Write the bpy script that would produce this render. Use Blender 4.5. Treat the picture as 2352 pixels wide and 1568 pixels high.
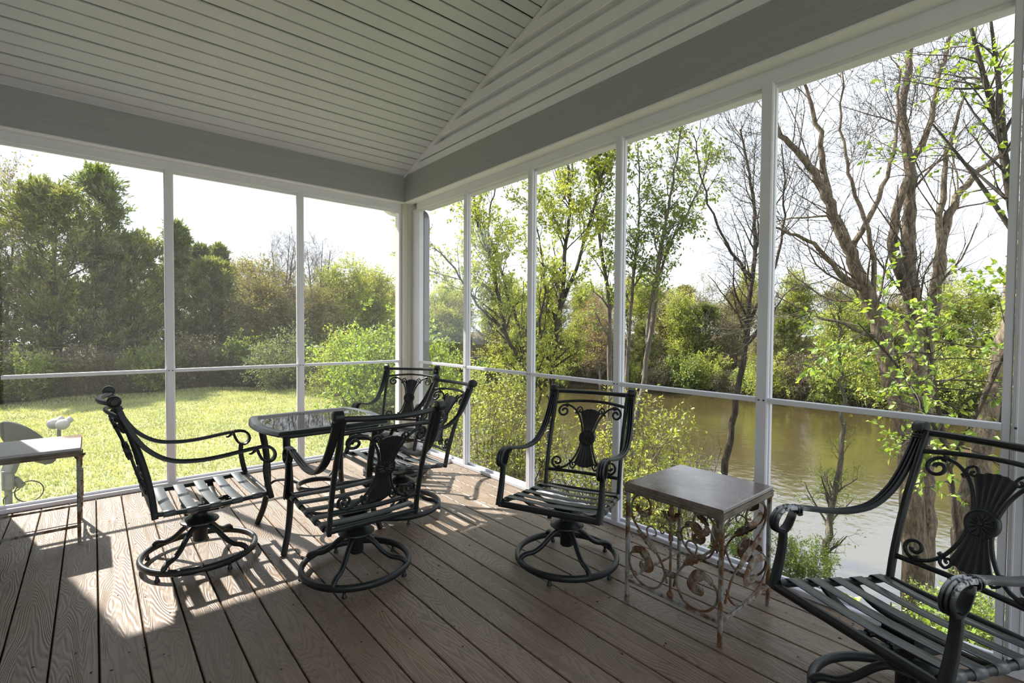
import bpy, math, random
import numpy as np
from mathutils import Matrix, Vector

for _o in list(bpy.data.objects):
    bpy.data.objects.remove(_o)
SC = bpy.context.scene
COL = SC.collection
R = math.radians

# ------------------------------------------------------------------ camera
F_PX = 1130.36
YAW, PITCH, ROLL = R(40.425), R(-1.529), R(0.411)
CAM = Vector((0.0, 0.0, 1.27))
_fw = Vector((math.sin(YAW) * math.cos(PITCH), math.cos(YAW) * math.cos(PITCH), math.sin(PITCH)))
_r0 = Vector((math.cos(YAW), -math.sin(YAW), 0.0))
_u0 = _r0.cross(_fw)
_r = _r0 * math.cos(ROLL) + _u0 * math.sin(ROLL)
_u = _u0 * math.cos(ROLL) - _r0 * math.sin(ROLL)
cd = bpy.data.cameras.new('camera')
cd.sensor_fit = 'HORIZONTAL'
cd.sensor_width = 36.0
cd.lens = 36.0 * F_PX / 2352.0
cd.clip_start = 0.05
cd.clip_end = 500.0
cam = bpy.data.objects.new('camera', cd)
m = Matrix.Identity(4)
for i in range(3):
    m[i][0], m[i][1], m[i][2], m[i][3] = _r[i], _u[i], -_fw[i], CAM[i]
cam.matrix_world = m
COL.objects.link(cam)
SC.camera = cam

# ------------------------------------------------------------------ sky, sun, exposure
SC.view_settings.view_transform = 'Standard'
SC.view_settings.look = 'None'
SC.view_settings.gamma = 1.0
SC.view_settings.use_curve_mapping = False
SC.view_settings.exposure = 1.76
SC.cycles.max_bounces = 7
SC.cycles.diffuse_bounces = 4
SC.cycles.glossy_bounces = 3
SC.cycles.transparent_max_bounces = 12
SC.cycles.use_adaptive_sampling = True
SC.cycles.adaptive_threshold = 0.045
SC.cycles.adaptive_min_samples = 16

w = bpy.data.worlds.new('hazy_sky')
SC.world = w
w.use_nodes = True
nt = w.node_tree
nt.nodes.clear()
_out = nt.nodes.new('ShaderNodeOutputWorld')
_bg = nt.nodes.new('ShaderNodeBackground')
_tc = nt.nodes.new('ShaderNodeTexCoord')
_sep = nt.nodes.new('ShaderNodeSeparateXYZ')
_cr = nt.nodes.new('ShaderNodeValToRGB')
_cr.color_ramp.elements[0].position = 0.0
_cr.color_ramp.elements[0].color = (0.88, 0.93, 1.0, 1)
_cr.color_ramp.elements[1].position = 0.7
_cr.color_ramp.elements[1].color = (0.80, 0.89, 1.0, 1)
_nz = nt.nodes.new('ShaderNodeTexNoise')
_nz.inputs['Scale'].default_value = 2.2
_nz.inputs['Detail'].default_value = 4
_mr = nt.nodes.new('ShaderNodeMapRange')
_mr.inputs['From Min'].default_value = 0.3
_mr.inputs['From Max'].default_value = 0.7
_mr.inputs['To Min'].default_value = 0.93
_mr.inputs['To Max'].default_value = 1.03
_mx = nt.nodes.new('ShaderNodeMix')
_mx.data_type = 'RGBA'
_mx.blend_type = 'MULTIPLY'
_mx.inputs[0].default_value = 1.0
L = nt.links.new
L(_tc.outputs['Generated'], _sep.inputs[0])
L(_sep.outputs['Z'], _cr.inputs[0])
L(_tc.outputs['Generated'], _nz.inputs['Vector'])
L(_nz.outputs['Fac'], _mr.inputs['Value'])
L(_cr.outputs['Color'], _mx.inputs['A'])
L(_mr.outputs['Result'], _mx.inputs['B'])
L(_mx.outputs['Result'], _bg.inputs['Color'])
_bg.inputs['Strength'].default_value = 0.56
L(_bg.outputs[0], _out.inputs[0])

SUN_AZ = Vector((-0.247, 0.969, 0.0)).normalized()
SUN_EL = R(46.5)
sd = bpy.data.lights.new('sun', 'SUN')
sd.energy = 4.9
sd.angle = R(0.9)
sd.color = (1.0, 0.96, 0.90)
sun = bpy.data.objects.new('sun', sd)
_sdir = SUN_AZ * math.cos(SUN_EL) + Vector((0, 0, math.sin(SUN_EL)))
sun.rotation_euler = _sdir.to_track_quat('Z', 'Y').to_euler()
sun.location = (-5, 18, 20)
COL.objects.link(sun)

# ------------------------------------------------------------------ helpers: objects
def link(name, data, parent=None, loc=(0, 0, 0), rot=(0, 0, 0)):
    o = bpy.data.objects.new(name, data)
    COL.objects.link(o)
    o.location = loc
    o.rotation_euler = rot
    if parent is not None:
        o.parent = parent
    return o

def tag(o, label, cat, group=None):
    o['label'] = label
    o['category'] = cat
    if group:
        o['group'] = group
    return o

def struct(o, label=None, cat=None):
    o['kind'] = 'structure'
    if label:
        o['label'] = label
    if cat:
        o['category'] = cat
    return o

def thing(name, label, cat, loc=(0, 0, 0), rz=0.0, group=None):
    return tag(link(name, None, None, loc, (0, 0, rz)), label, cat, group)

def copy_tree(o, parent=None):
    c = o.copy()
    COL.objects.link(c)
    c.parent = parent
    for ch in list(o.children):
        copy_tree(ch, c)
    return c

# ------------------------------------------------------------------ helpers: meshes
def smooth(pts, k=6, closed=False):
    P = np.array(pts, float)
    n = len(P)
    out = []
    rng = range(n if closed else n - 1)
    for i in rng:
        p1, p2 = P[i], P[(i + 1) % n]
        p0 = P[(i - 1) % n] if (closed or i > 0) else 2 * p1 - p2
        p3 = P[(i + 2) % n] if (closed or i + 2 < n) else 2 * p2 - p1
        for j in range(k):
            t = j / k
            out.append(0.5 * ((2 * p1) + (-p0 + p2) * t + (2 * p0 - 5 * p1 + 4 * p2 - p3) * t * t + (-p0 + 3 * p1 - 3 * p2 + p3) * t ** 3))
    if not closed:
        out.append(P[-1])
    return np.array(out)

def circ(r, n=8, ry=None):
    ry = r if ry is None else ry
    a = np.arange(n) * 2 * math.pi / n
    return np.stack([np.cos(a) * r, np.sin(a) * ry], 1)

def flute(r, n=10, d=0.12):
    a = np.arange(2 * n) * math.pi / n
    rr = r * (1 - d * (np.arange(2 * n) % 2))
    return np.stack([np.cos(a) * rr, np.sin(a) * rr], 1)

def rect(w, h, b=0.15):
    w, h = w / 2, h / 2
    c = min(w, h) * b * 2
    return np.array([(w - c, -h), (w, -h + c), (w, h - c), (w - c, h), (-w + c, h), (-w, h - c), (-w, -h + c), (-w + c, -h)])

def ribs3(w, h):
    # three-lobed ribbon, flat underneath
    x = np.linspace(-w / 2, w / 2, 13)
    top = h * (0.55 + 0.45 * np.abs(np.sin((x / w + 0.5) * 3 * math.pi)))
    up = np.stack([x, top - h / 2], 1)
    dn = np.array([(w / 2, -h * .35), (w * .3, -h / 2), (-w * .3, -h / 2), (-w / 2, -h * .35)])
    return np.concatenate([up, dn])[::-1]

class MB:
    def __init__(s):
        s.v, s.f, s.n = [], [], 0

    def add(s, V, Fc):
        V = np.asarray(V, float)
        s.v.append(V)
        s.f += [tuple(int(i) + s.n for i in q) for q in Fc]
        s.n += len(V)
        return s

    def box(s, c, d, bev=0.0):
        x, y, z = c
        a, b, e = d[0] / 2, d[1] / 2, d[2] / 2
        if bev <= 0:
            V = [(x + i * a, y + j * b, z + k * e) for k in (-1, 1) for j in (-1, 1) for i in (-1, 1)]
            Fc = [(0, 2, 3, 1), (4, 5, 7, 6), (0, 1, 5, 4), (2, 6, 7, 3), (0, 4, 6, 2), (1, 3, 7, 5)]
            return s.add(V, Fc)
        # chamfered along the longest axis
        ax = int(np.argmax(d))
        o = [0, 1, 2]
        o.remove(ax)
        pr = rect(d[o[0]], d[o[1]], bev / min(d[o[0]], d[o[1]]))
        V = []
        for e_ in (-1, 1):
            for u_, v_ in pr:
                q = [x, y, z]
                q[ax] += e_ * d[ax] / 2
                q[o[0]] += u_
                q[o[1]] += v_
                V.append(q)
        Fc = [(i, (i + 1) % 8, 8 + (i + 1) % 8, 8 + i) for i in range(8)] + [tuple(range(7, -1, -1)), tuple(range(8, 16))]
        return s.add(V, Fc)

    def b2(s, lo, hi, bev=0.0):
        return s.box([(a + b) / 2 for a, b in zip(lo, hi)], [b - a for a, b in zip(lo, hi)], bev)

    def sweep(s, path, prof, scale=None, up=None, closed=False, cap=True):
        P = np.asarray(path, float)
        n, mth = len(P), len(prof)
        prof = np.asarray(prof, float)
        if closed:
            T = np.roll(P, -1, 0) - np.roll(P, 1, 0)
        else:
            T = np.gradient(P, axis=0)
        T /= np.linalg.norm(T, axis=1)[:, None] + 1e-12
        if scale is None:
            sc = np.ones((n, 2))
        else:
            sc = np.asarray(scale, float)
            if sc.ndim == 1:
                sc = np.stack([sc, sc], 1)
        V = np.zeros((n, mth, 3))
        if up is not None:
            U = np.broadcast_to(np.asarray(up, float), (n, 3))
        nrm = None
        for i in range(n):
            t = T[i]
            if up is not None:
                side = np.cross(t, U[i])
                l = np.linalg.norm(side)
                side = side / l if l > 1e-6 else side0
                side0 = side
                nn = np.cross(side, t)
            else:
                if nrm is None:
                    a = np.array([0, 0, 1.0]) if abs(t[2]) < .9 else np.array([1.0, 0, 0])
                    nrm = a - t * (a @ t)
                else:
                    nrm = nrm - t * (nrm @ t)
                nrm = nrm / np.linalg.norm(nrm)
                nn = nrm
                side = np.cross(t, nn)
            V[i] = P[i] + np.outer(prof[:, 0] * sc[i, 0], side) + np.outer(prof[:, 1] * sc[i, 1], nn)
        Fc = []
        for i in range(n if closed else n - 1):
            a, b = i * mth, ((i + 1) % n) * mth
            for j in range(mth):
                k = (j + 1) % mth
                Fc.append((a + j, a + k, b + k, b + j))
        if cap and not closed:
            Fc.append(tuple(range(mth - 1, -1, -1)))
            Fc.append(tuple((n - 1) * mth + j for j in range(mth)))
        return s.add(V.reshape(-1, 3), Fc)

    def tube(s, path, r, n=8, **k):
        return s.sweep(path, circ(r, n), **k)

    def lathe(s, rz, n=20, c=(0, 0, 0)):
        a = np.arange(n) * 2 * math.pi / n
        V, Fc = [], []
        for r_, z_ in rz:
            V += [(c[0] + r_ * math.cos(t), c[1] + r_ * math.sin(t), c[2] + z_) for t in a]
        for i in range(len(rz) - 1):
            for j in range(n):
                k = (j + 1) % n
                Fc.append((i * n + j, i * n + k, (i + 1) * n + k, (i + 1) * n + j))
        Fc.append(tuple(range(n - 1, -1, -1)))
        Fc.append(tuple((len(rz) - 1) * n + j for j in range(n)))
        return s.add(V, Fc)

    def blob(s, c, r, n=8):
        rz = [(math.sin(t) + 1e-4, -math.cos(t)) for t in np.linspace(0.02, math.pi - 0.02, n // 2 + 2)]
        a = MB().lathe(rz, n)
        V = np.concatenate(a.v) * np.asarray(r if np.ndim(r) else (r, r, r)) + np.asarray(c)
        return s.add(V, a.f)

    def xf(s, fn):
        s.v = [fn(np.concatenate(s.v))]
        return s

    def mesh(s, name, mat, sm=False):
        me = bpy.data.meshes.new(name)
        me.from_pydata(np.concatenate(s.v).tolist(), [], s.f)
        me.validate()
        if mat is not None:
            me.materials.append(mat)
        if sm:
            me.polygons.foreach_set('use_smooth', [True] * len(me.polygons))
            try:
                me.set_sharp_from_angle(angle=R(sm if sm is not True else 50))
            except Exception:
                pass
        me.update()
        return me

    def build(s, name, mat, parent=None, loc=(0, 0, 0), rot=(0, 0, 0), sm=False):
        return link(name, s.mesh(name, mat, sm), parent, loc, rot)

# ------------------------------------------------------------------ helpers: materials
def new_mat(name):
    m_ = bpy.data.materials.new(name)
    m_.use_nodes = True
    m_.node_tree.nodes.clear()
    return m_, m_.node_tree

def nd(t, typ, **kw):
    n = t.nodes.new(typ)
    for k, v in kw.items():
        if k in n.inputs:
            n.inputs[k].default_value = v
        else:
            setattr(n, k, v)
    return n

def ramp(t, fac, stops):
    c = nd(t, 'ShaderNodeValToRGB')
    e = c.color_ramp.elements
    while len(e) < len(stops):
        e.new(0.5)
    for el, (p_, col) in zip(e, stops):
        el.position = p_
        el.color = (*col, 1) if len(col) == 3 else col
    t.links.new(fac, c.inputs[0])
    return c.outputs[0]

def mixc(t, fac, a, b, mode='MIX'):
    n = nd(t, 'ShaderNodeMix', data_type='RGBA', blend_type=mode)
    for sock, v in ((n.inputs[0], fac), (n.inputs['A'], a), (n.inputs['B'], b)):
        if hasattr(v, 'is_linked') or hasattr(v, 'links'):
            t.links.new(v, sock)
        else:
            sock.default_value = v if not isinstance(v, tuple) else ((*v, 1) if len(v) == 3 else v)
    return n.outputs['Result']

def coords(t, scale=(1, 1, 1), kind='Object', rot=(0, 0, 0)):
    c = nd(t, 'ShaderNodeTexCoord')
    mp = nd(t, 'ShaderNodeMapping')
    mp.inputs['Scale'].default_value = scale
    mp.inputs['Rotation'].default_value = rot
    if kind == 'World':
        g = nd(t, 'ShaderNodeNewGeometry')
        t.links.new(g.outputs['Position'], mp.inputs['Vector'])
    else:
        t.links.new(c.outputs[kind], mp.inputs['Vector'])
    return mp.outputs['Vector']

def noise(t, vec, scale, detail=3, rough=0.55, dist=0.0):
    n = nd(t, 'ShaderNodeTexNoise')
    n.inputs['Scale'].default_value = scale
    n.inputs['Detail'].default_value = detail
    n.inputs['Roughness'].default_value = rough
    n.inputs['Distortion'].default_value = dist
    t.links.new(vec, n.inputs['Vector'])
    return n.outputs['Fac']

def bump(t, h, strength=0.3, dist=0.01):
    b = nd(t, 'ShaderNodeBump')
    b.inputs['Strength'].default_value = strength
    b.inputs['Distance'].default_value = dist
    t.links.new(h, b.inputs['Height'])
    return b.outputs['Normal']

def principled(t, base, rough=0.5, normal=None, metal=0.0, spec=None, coat=None):
    b = nd(t, 'ShaderNodeBsdfPrincipled')
    for key, v in (('Base Color', base), ('Roughness', rough), ('Metallic', metal)):
        if hasattr(v, 'links'):
            t.links.new(v, b.inputs[key])
        else:
            b.inputs[key].default_value = (*v, 1) if isinstance(v, tuple) else v
    if spec is not None:
        b.inputs['Specular IOR Level'].default_value = spec
    if normal is not None:
        t.links.new(normal, b.inputs['Normal'])
    o = nd(t, 'ShaderNodeOutputMaterial')
    t.links.new(b.outputs[0], o.inputs[0])
    return b

def plain(name, col, rough=0.5, var=0.06, scale=8, bmp=0.0, bscale=60, metal=0.0, spec=None):
    m_, t = new_mat(name)
    v = coords(t)
    n = noise(t, v, scale, 4)
    lo = tuple(c * (1 - var) for c in col)
    hi = tuple(min(1, c * (1 + var)) for c in col)
    c = ramp(t, n, [(0.3, lo), (0.7, hi)])
    nm = None
    if bmp:
        nm = bump(t, noise(t, v, bscale, 3), bmp, 0.004)
    principled(t, c, rough, nm, metal, spec)
    return m_

def mat_deck():
    m_, t = new_mat('composite_decking')
    info = nd(t, 'ShaderNodeObjectInfo')
    tc = nd(t, 'ShaderNodeTexCoord')
    comb = nd(t, 'ShaderNodeVectorMath', operation='SCALE')
    off = nd(t, 'ShaderNodeCombineXYZ')
    t.links.new(info.outputs['Random'], off.inputs[0])
    t.links.new(info.outputs['Random'], off.inputs[1])
    t.links.new(off.outputs[0], comb.inputs[0])
    comb.inputs['Scale'].default_value = 37.0
    add = nd(t, 'ShaderNodeVectorMath', operation='ADD')
    t.links.new(tc.outputs['Object'], add.inputs[0])
    t.links.new(comb.outputs[0], add.inputs[1])
    mp = nd(t, 'ShaderNodeMapping')
    mp.inputs['Scale'].default_value = (7.5, 1.0, 1.0)
    t.links.new(add.outputs[0], mp.inputs['Vector'])
    # embossed grain: contour rings of a stretched noise
    base = noise(t, mp.outputs[0], 1.0, 2.0, 0.45, 0.25)
    mul = nd(t, 'ShaderNodeMath', operation='MULTIPLY')
    mul.inputs[1].default_value = 240.0
    t.links.new(base, mul.inputs[0])
    sn = nd(t, 'ShaderNodeMath', operation='SINE')
    t.links.new(mul.outputs[0], sn.inputs[0])
    mr = nd(t, 'ShaderNodeMapRange')
    mr.inputs['From Min'].default_value = -1
    t.links.new(sn.outputs[0], mr.inputs['Value'])
    fine = noise(t, mp.outputs[0], 22.0, 4, 0.6)
    mp2 = nd(t, 'ShaderNodeMapping')
    mp2.inputs['Scale'].default_value = (1, 1, 1)
    t.links.new(add.outputs[0], mp2.inputs['Vector'])
    blot = noise(t, mp2.outputs[0], 3.5, 4, 0.6)
    speck = noise(t, mp2.outputs[0], 210.0, 2, 0.6)
    c = ramp(t, blot, [(0.25, (0.158, 0.110, 0.075)), (0.75, (0.228, 0.164, 0.114))])
    g = ramp(t, mr.outputs[0], [(0.0, (0.66, 0.65, 0.64)), (0.4, (1, 1, 1))])
    c = mixc(t, 0.85, c, g, 'MULTIPLY')
    s2 = ramp(t, speck, [(0.3, (0.8, 0.8, 0.8)), (0.7, (1.2, 1.18, 1.15))])
    c = mixc(t, 0.8, c, s2, 'MULTIPLY')
    vr = nd(t, 'ShaderNodeMapRange')
    vr.inputs['To Min'].default_value = 0.9
    vr.inputs['To Max'].default_value = 1.1
    t.links.new(info.outputs['Random'], vr.inputs['Value'])
    c = mixc(t, 1.0, c, vr.outputs[0], 'MULTIPLY')
    # dried grey dirt drifted along the right-hand wall
    gp = nd(t, 'ShaderNodeNewGeometry')
    sp = nd(t, 'ShaderNodeSeparateXYZ')
    t.links.new(gp.outputs['Position'], sp.inputs[0])
    dm = nd(t, 'ShaderNodeMapRange')
    dm.inputs['From Min'].default_value = 1.75
    dm.inputs['From Max'].default_value = 2.5
    t.links.new(sp.outputs[0], dm.inputs['Value'])
    dn = noise(t, coords(t, (1, 1, 1), 'World'), 26, 5, 0.75)
    dd = ramp(t, dn, [(0.52, (0, 0, 0)), (0.66, (1, 1, 1))])
    mm = nd(t, 'ShaderNodeMath', operation='MULTIPLY')
    t.links.new(dm.outputs[0], mm.inputs[0])
    t.links.new(dd, mm.inputs[1])
    m3 = nd(t, 'ShaderNodeMath', operation='MULTIPLY')
    m3.inputs[1].default_value = 0.55
    t.links.new(mm.outputs[0], m3.inputs[0])
    c = mixc(t, m3.outputs[0], c, (0.24, 0.22, 0.17))
    hh = nd(t, 'ShaderNodeMath', operation='ADD')
    t.links.new(mr.outputs[0], hh.inputs[0])
    fm = nd(t, 'ShaderNodeMath', operation='MULTIPLY')
    fm.inputs[1].default_value = 0.8
    t.links.new(fine, fm.inputs[0])
    t.links.new(fm.outputs[0], hh.inputs[1])
    nm = bump(t, hh.outputs[0], 0.55, 0.0018)
    principled(t, c, 0.43, nm, spec=0.5)
    return m_

def mat_beam():
    m_, t = new_mat('embossed_beam_cladding')
    v = coords(t, (1.2, 1.2, 26), 'World')
    n = noise(t, v, 2.6, 4, 0.6, 0.6)
    c = ramp(t, n, [(0.3, (0.335, 0.335, 0.355)), (0.7, (0.375, 0.375, 0.395))])
    nm = bump(t, n, 0.5, 0.004)
    principled(t, c, 0.6, nm)
    return m_

def mat_pane(name, tint, veil, refl):
    m_, t = new_mat(name)
    tr = nd(t, 'ShaderNodeBsdfTransparent')
    tr.inputs[0].default_value = (*tint, 1)
    gl = nd(t, 'ShaderNodeBsdfGlossy')
    gl.inputs['Roughness'].default_value = 0.03
    gl.inputs['Color'].default_value = (0.9, 0.92, 0.95, 1)
    fr = nd(t, 'ShaderNodeFresnel')
    fr.inputs['IOR'].default_value = 1.25
    mu = nd(t, 'ShaderNodeMath', operation='MULTIPLY')
    mu.inputs[1].default_value = refl
    t.links.new(fr.outputs[0], mu.inputs[0])
    mx = nd(t, 'ShaderNodeMixShader')
    t.links.new(mu.outputs[0], mx.inputs[0])
    t.links.new(tr.outputs[0], mx.inputs[1])
    t.links.new(gl.outputs[0], mx.inputs[2])
    ds = nd(t, 'ShaderNodeBsdfTranslucent')
    ds.inputs[0].default_value = (1, 0.98, 0.94, 1)
    mx2 = nd(t, 'ShaderNodeMixShader')
    # pale translucent veil mixed in as sun haze: streaky, slightly uneven
    n = noise(t, coords(t, (1.5, 1.5, 0.5), 'World'), 2.0, 4, 0.6)
    mr = nd(t, 'ShaderNodeMapRange')
    mr.inputs['To Min'].default_value = veil * 0.6
    mr.inputs['To Max'].default_value = veil * 1.4
    t.links.new(n, mr.inputs['Value'])
    t.links.new(mr.outputs[0], mx2.inputs[0])
    t.links.new(mx.outputs[0], mx2.inputs[1])
    t.links.new(ds.outputs[0], mx2.inputs[2])
    o = nd(t, 'ShaderNodeOutputMaterial')
    t.links.new(mx2.outputs[0], o.inputs[0])
    return m_

def mat_iron():
    m_, t = new_mat('charcoal_cast_metal')
    v = coords(t)
    n = noise(t, v, 14, 5, 0.6)
    c = ramp(t, n, [(0.3, (0.012, 0.014, 0.0145)), (0.62, (0.019, 0.022, 0.023)), (0.85, (0.034, 0.037, 0.038))])
    r = ramp(t, n, [(0.3, (0.34,) * 3), (0.7, (0.48,) * 3)])
    principled(t, c, r, bump(t, noise(t, v, 120, 2), 0.08, 0.002), 0.25)
    return m_

def mat_iron_worn():
    # finish rubbed pale on the arm ends
    m_, t = new_mat('charcoal_cast_metal_scuffed')
    v = coords(t)
    n = noise(t, v, 14, 5, 0.6)
    c = ramp(t, n, [(0.3, (0.010, 0.013, 0.013)), (0.7, (0.022, 0.025, 0.025))])
    sp = nd(t, 'ShaderNodeSeparateXYZ')
    t.links.new(v, sp.inputs[0])
    a = nd(t, 'ShaderNodeMapRange')
    a.inputs['From Min'].default_value = 0.16
    a.inputs['From Max'].default_value = 0.25
    t.links.new(sp.outputs[1], a.inputs['Value'])
    b = nd(t, 'ShaderNodeMapRange')
    b.inputs['From Min'].default_value = 0.295
    b.inputs['From Max'].default_value = 0.325
    t.links.new(sp.outputs[2], b.inputs['Value'])
    s_ = ramp(t, noise(t, v, 55, 5, 0.7), [(0.43, (0, 0, 0)), (0.50, (1, 1, 1))])
    m1 = nd(t, 'ShaderNodeMath', operation='MULTIPLY')
    t.links.new(a.outputs[0], m1.inputs[0])
    t.links.new(b.outputs[0], m1.inputs[1])
    m2 = nd(t, 'ShaderNodeMath', operation='MULTIPLY')
    t.links.new(m1.outputs[0], m2.inputs[0])
    t.links.new(s_, m2.inputs[1])
    m3 = nd(t, 'ShaderNodeMath', operation='MULTIPLY')
    m3.inputs[1].default_value = 0.95
    t.links.new(m2.outputs[0], m3.inputs[0])
    c = mixc(t, m3.outputs[0], c, (0.48, 0.50, 0.53))
    principled(t, c, 0.45, None, 0.25)
    return m_

def mat_rust(name, paint, amount):
    m_, t = new_mat(name)
    v = coords(t, (1, 1, 0.7))
    n = noise(t, v, 16, 6, 0.68)
    n2 = noise(t, v, 60, 4, 0.6)
    rust = ramp(t, n2, [(0.25, (0.04, 0.02, 0.012)), (0.55, (0.15, 0.070, 0.028)), (0.8, (0.27, 0.14, 0.055))])
    msk = ramp(t, n, [(amount - 0.06, (1, 1, 1)), (amount + 0.06, (0, 0, 0))])
    pa = ramp(t, n2, [(0.3, tuple(c * 0.7 for c in paint)), (0.7, paint)])
    c = mixc(t, msk, pa, rust)
    rr = ramp(t, n, [(0.4, (0.85,) * 3), (0.6, (0.5,) * 3)])
    principled(t, c, rr, bump(t, n2, 0.3, 0.003))
    return m_

def mat_leaf(name, c1, c2, c3=None, trans=0.45, rough=0.5, wscale=0.6):
    m_, t = new_mat(name)
    g = nd(t, 'ShaderNodeNewGeometry')
    stops = [(0.0, c1), (1.0, c2)] if c3 is None else [(0.0, c1), (0.55, c2), (1.0, c3)]
    c = ramp(t, g.outputs['Random Per Island'], stops)
    n = noise(t, coords(t, (1, 1, 1), 'World'), wscale, 2)
    k = ramp(t, n, [(0.3, (0.72, 0.74, 0.7)), (0.7, (1.2, 1.18, 1.1))])
    c = mixc(t, 1.0, c, k, 'MULTIPLY')
    d = nd(t, 'ShaderNodeBsdfDiffuse')
    tr = nd(t, 'ShaderNodeBsdfTranslucent')
    gl = nd(t, 'ShaderNodeBsdfGlossy')
    gl.inputs['Roughness'].default_value = rough
    t.links.new(c, d.inputs[0])
    warm = mixc(t, 1.0, c, (1.25, 1.15, 0.62), 'MULTIPLY')
    t.links.new(warm, tr.inputs[0])
    a = nd(t, 'ShaderNodeMixShader')
    a.inputs[0].default_value = trans
    t.links.new(d.outputs[0], a.inputs[1])
    t.links.new(tr.outputs[0], a.inputs[2])
    b = nd(t, 'ShaderNodeMixShader')
    b.inputs[0].default_value = 0.05
    t.links.new(a.outputs[0], b.inputs[1])
    t.links.new(gl.outputs[0], b.inputs[2])
    o = nd(t, 'ShaderNodeOutputMaterial')
    t.links.new(b.outputs[0], o.inputs[0])
    return m_

def mat_bark(name, dark, light, scale=9.0):
    m_, t = new_mat(name)
    v = coords(t, (1, 1, 0.28))
    n = noise(t, v, scale, 6, 0.65, 0.5)
    c = ramp(t, n, [(0.32, dark), (0.62, light)])
    principled(t, c, 0.9, bump(t, n, 1.0, 0.05), spec=0.2)
    return m_

M = {}
M['deck'] = mat_deck()
M['beam'] = mat_beam()
M['vinyl'] = plain('white_vinyl', (0.73, 0.73, 0.79), 0.42, 0.03, 3, 0.05, 90)
M['post'] = plain('cream_post_cladding', (0.60, 0.575, 0.51), 0.5, 0.03, 3)
M['soffit'] = plain('soffit_vinyl', (0.60, 0.605, 0.67), 0.5, 0.03, 2.0)
M['siding'] = plain('siding_vinyl', (0.80, 0.79, 0.86), 0.5, 0.03, 2.0, 0.1, 40)
M['groove'] = plain('shadow_backing', (0.05, 0.05, 0.047), 0.8)
M['under'] = plain('joist_dark', (0.02, 0.017, 0.014), 0.9)
M['pane_b'] = mat_pane('hazy_vinyl_pane', (0.90, 0.905, 0.90), 0.007, 0.4)
M['pane_r'] = mat_pane('clear_vinyl_pane', (0.965, 0.97, 0.97), 0.003, 0.10)
M['iron'] = mat_iron()
M['iron_w'] = mat_iron_worn()
M['strap'] = plain('grey_vinyl_strap', (0.060, 0.067, 0.071), 0.32, 0.12, 30, 0.05, 200)
M['screw'] = plain('screw_steel', (0.06, 0.06, 0.055), 0.5, metal=0.5)
M['rust'] = mat_rust('rusted_painted_iron', (0.22, 0.225, 0.20), 0.54)
M['rust_leaf'] = mat_rust('golden_rust_leaf', (0.30, 0.285, 0.23), 0.545)
M['rust_leg'] = mat_rust('worn_white_iron', (0.30, 0.31, 0.29), 0.49)
M['rim'] = plain('weathered_rim', (0.16, 0.135, 0.10), 0.75, 0.45, 22, 0.5, 50)

# =================================================================== STRUCTURE
XW, YW = 2.56, 4.69          # inner faces of the right and back screen frames
XL, YF = -2.6, -2.0          # unseen house wall at left, added pane wall behind the camera
Z_MID, Z_HEAD, Z_BEAM, Z_TOP = 0.93, 2.48, 2.56, 2.835
XB, YB = 2.47, 4.63          # inner faces of the beams
SLOPE = 0.356
Y_RIDGE = 1.30
Z_RIDGE = Z_TOP + SLOPE * (YB - Y_RIDGE)

# ---- floor: each deck board is a piece of its own
fl_ = MB().b2((XL, YF, -0.16), (XW + 0.12, YW + 0.12, -0.03)).build('floor', M['under'])
struct(fl_, 'brown composite deck floor of long embossed boards', 'floor')
PITCH_B, GAP = 0.1432, 0.0055
bl = YW + 0.06 - YF
bm_ = MB().box((0, 0, -0.0125), (PITCH_B - GAP, bl, 0.025), 0.003).mesh('deck_board', M['deck'])
k0 = math.floor((XL - 0.003) / PITCH_B) + 1
k = k0
while True:
    x = 0.0035 + PITCH_B * (k + 0.5)
    if x + PITCH_B / 2 > XW + 0.10:
        break
    link('deck_board', bm_, fl_, (x, (YF + YW + 0.06) / 2, 0))
    k += 1

# ---- framed walls
def screws(mul, pts, axis):
    for p_ in pts:
        s_ = MB()
        s_.lathe([(0.0045, 0), (0.0045, 0.002), (0.0025, 0.0035)], 8)
        o = s_.build('screw', M['screw'], mul, p_, (R(90), 0, 0) if axis == 'y' else (0, R(-90), 0))

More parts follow.
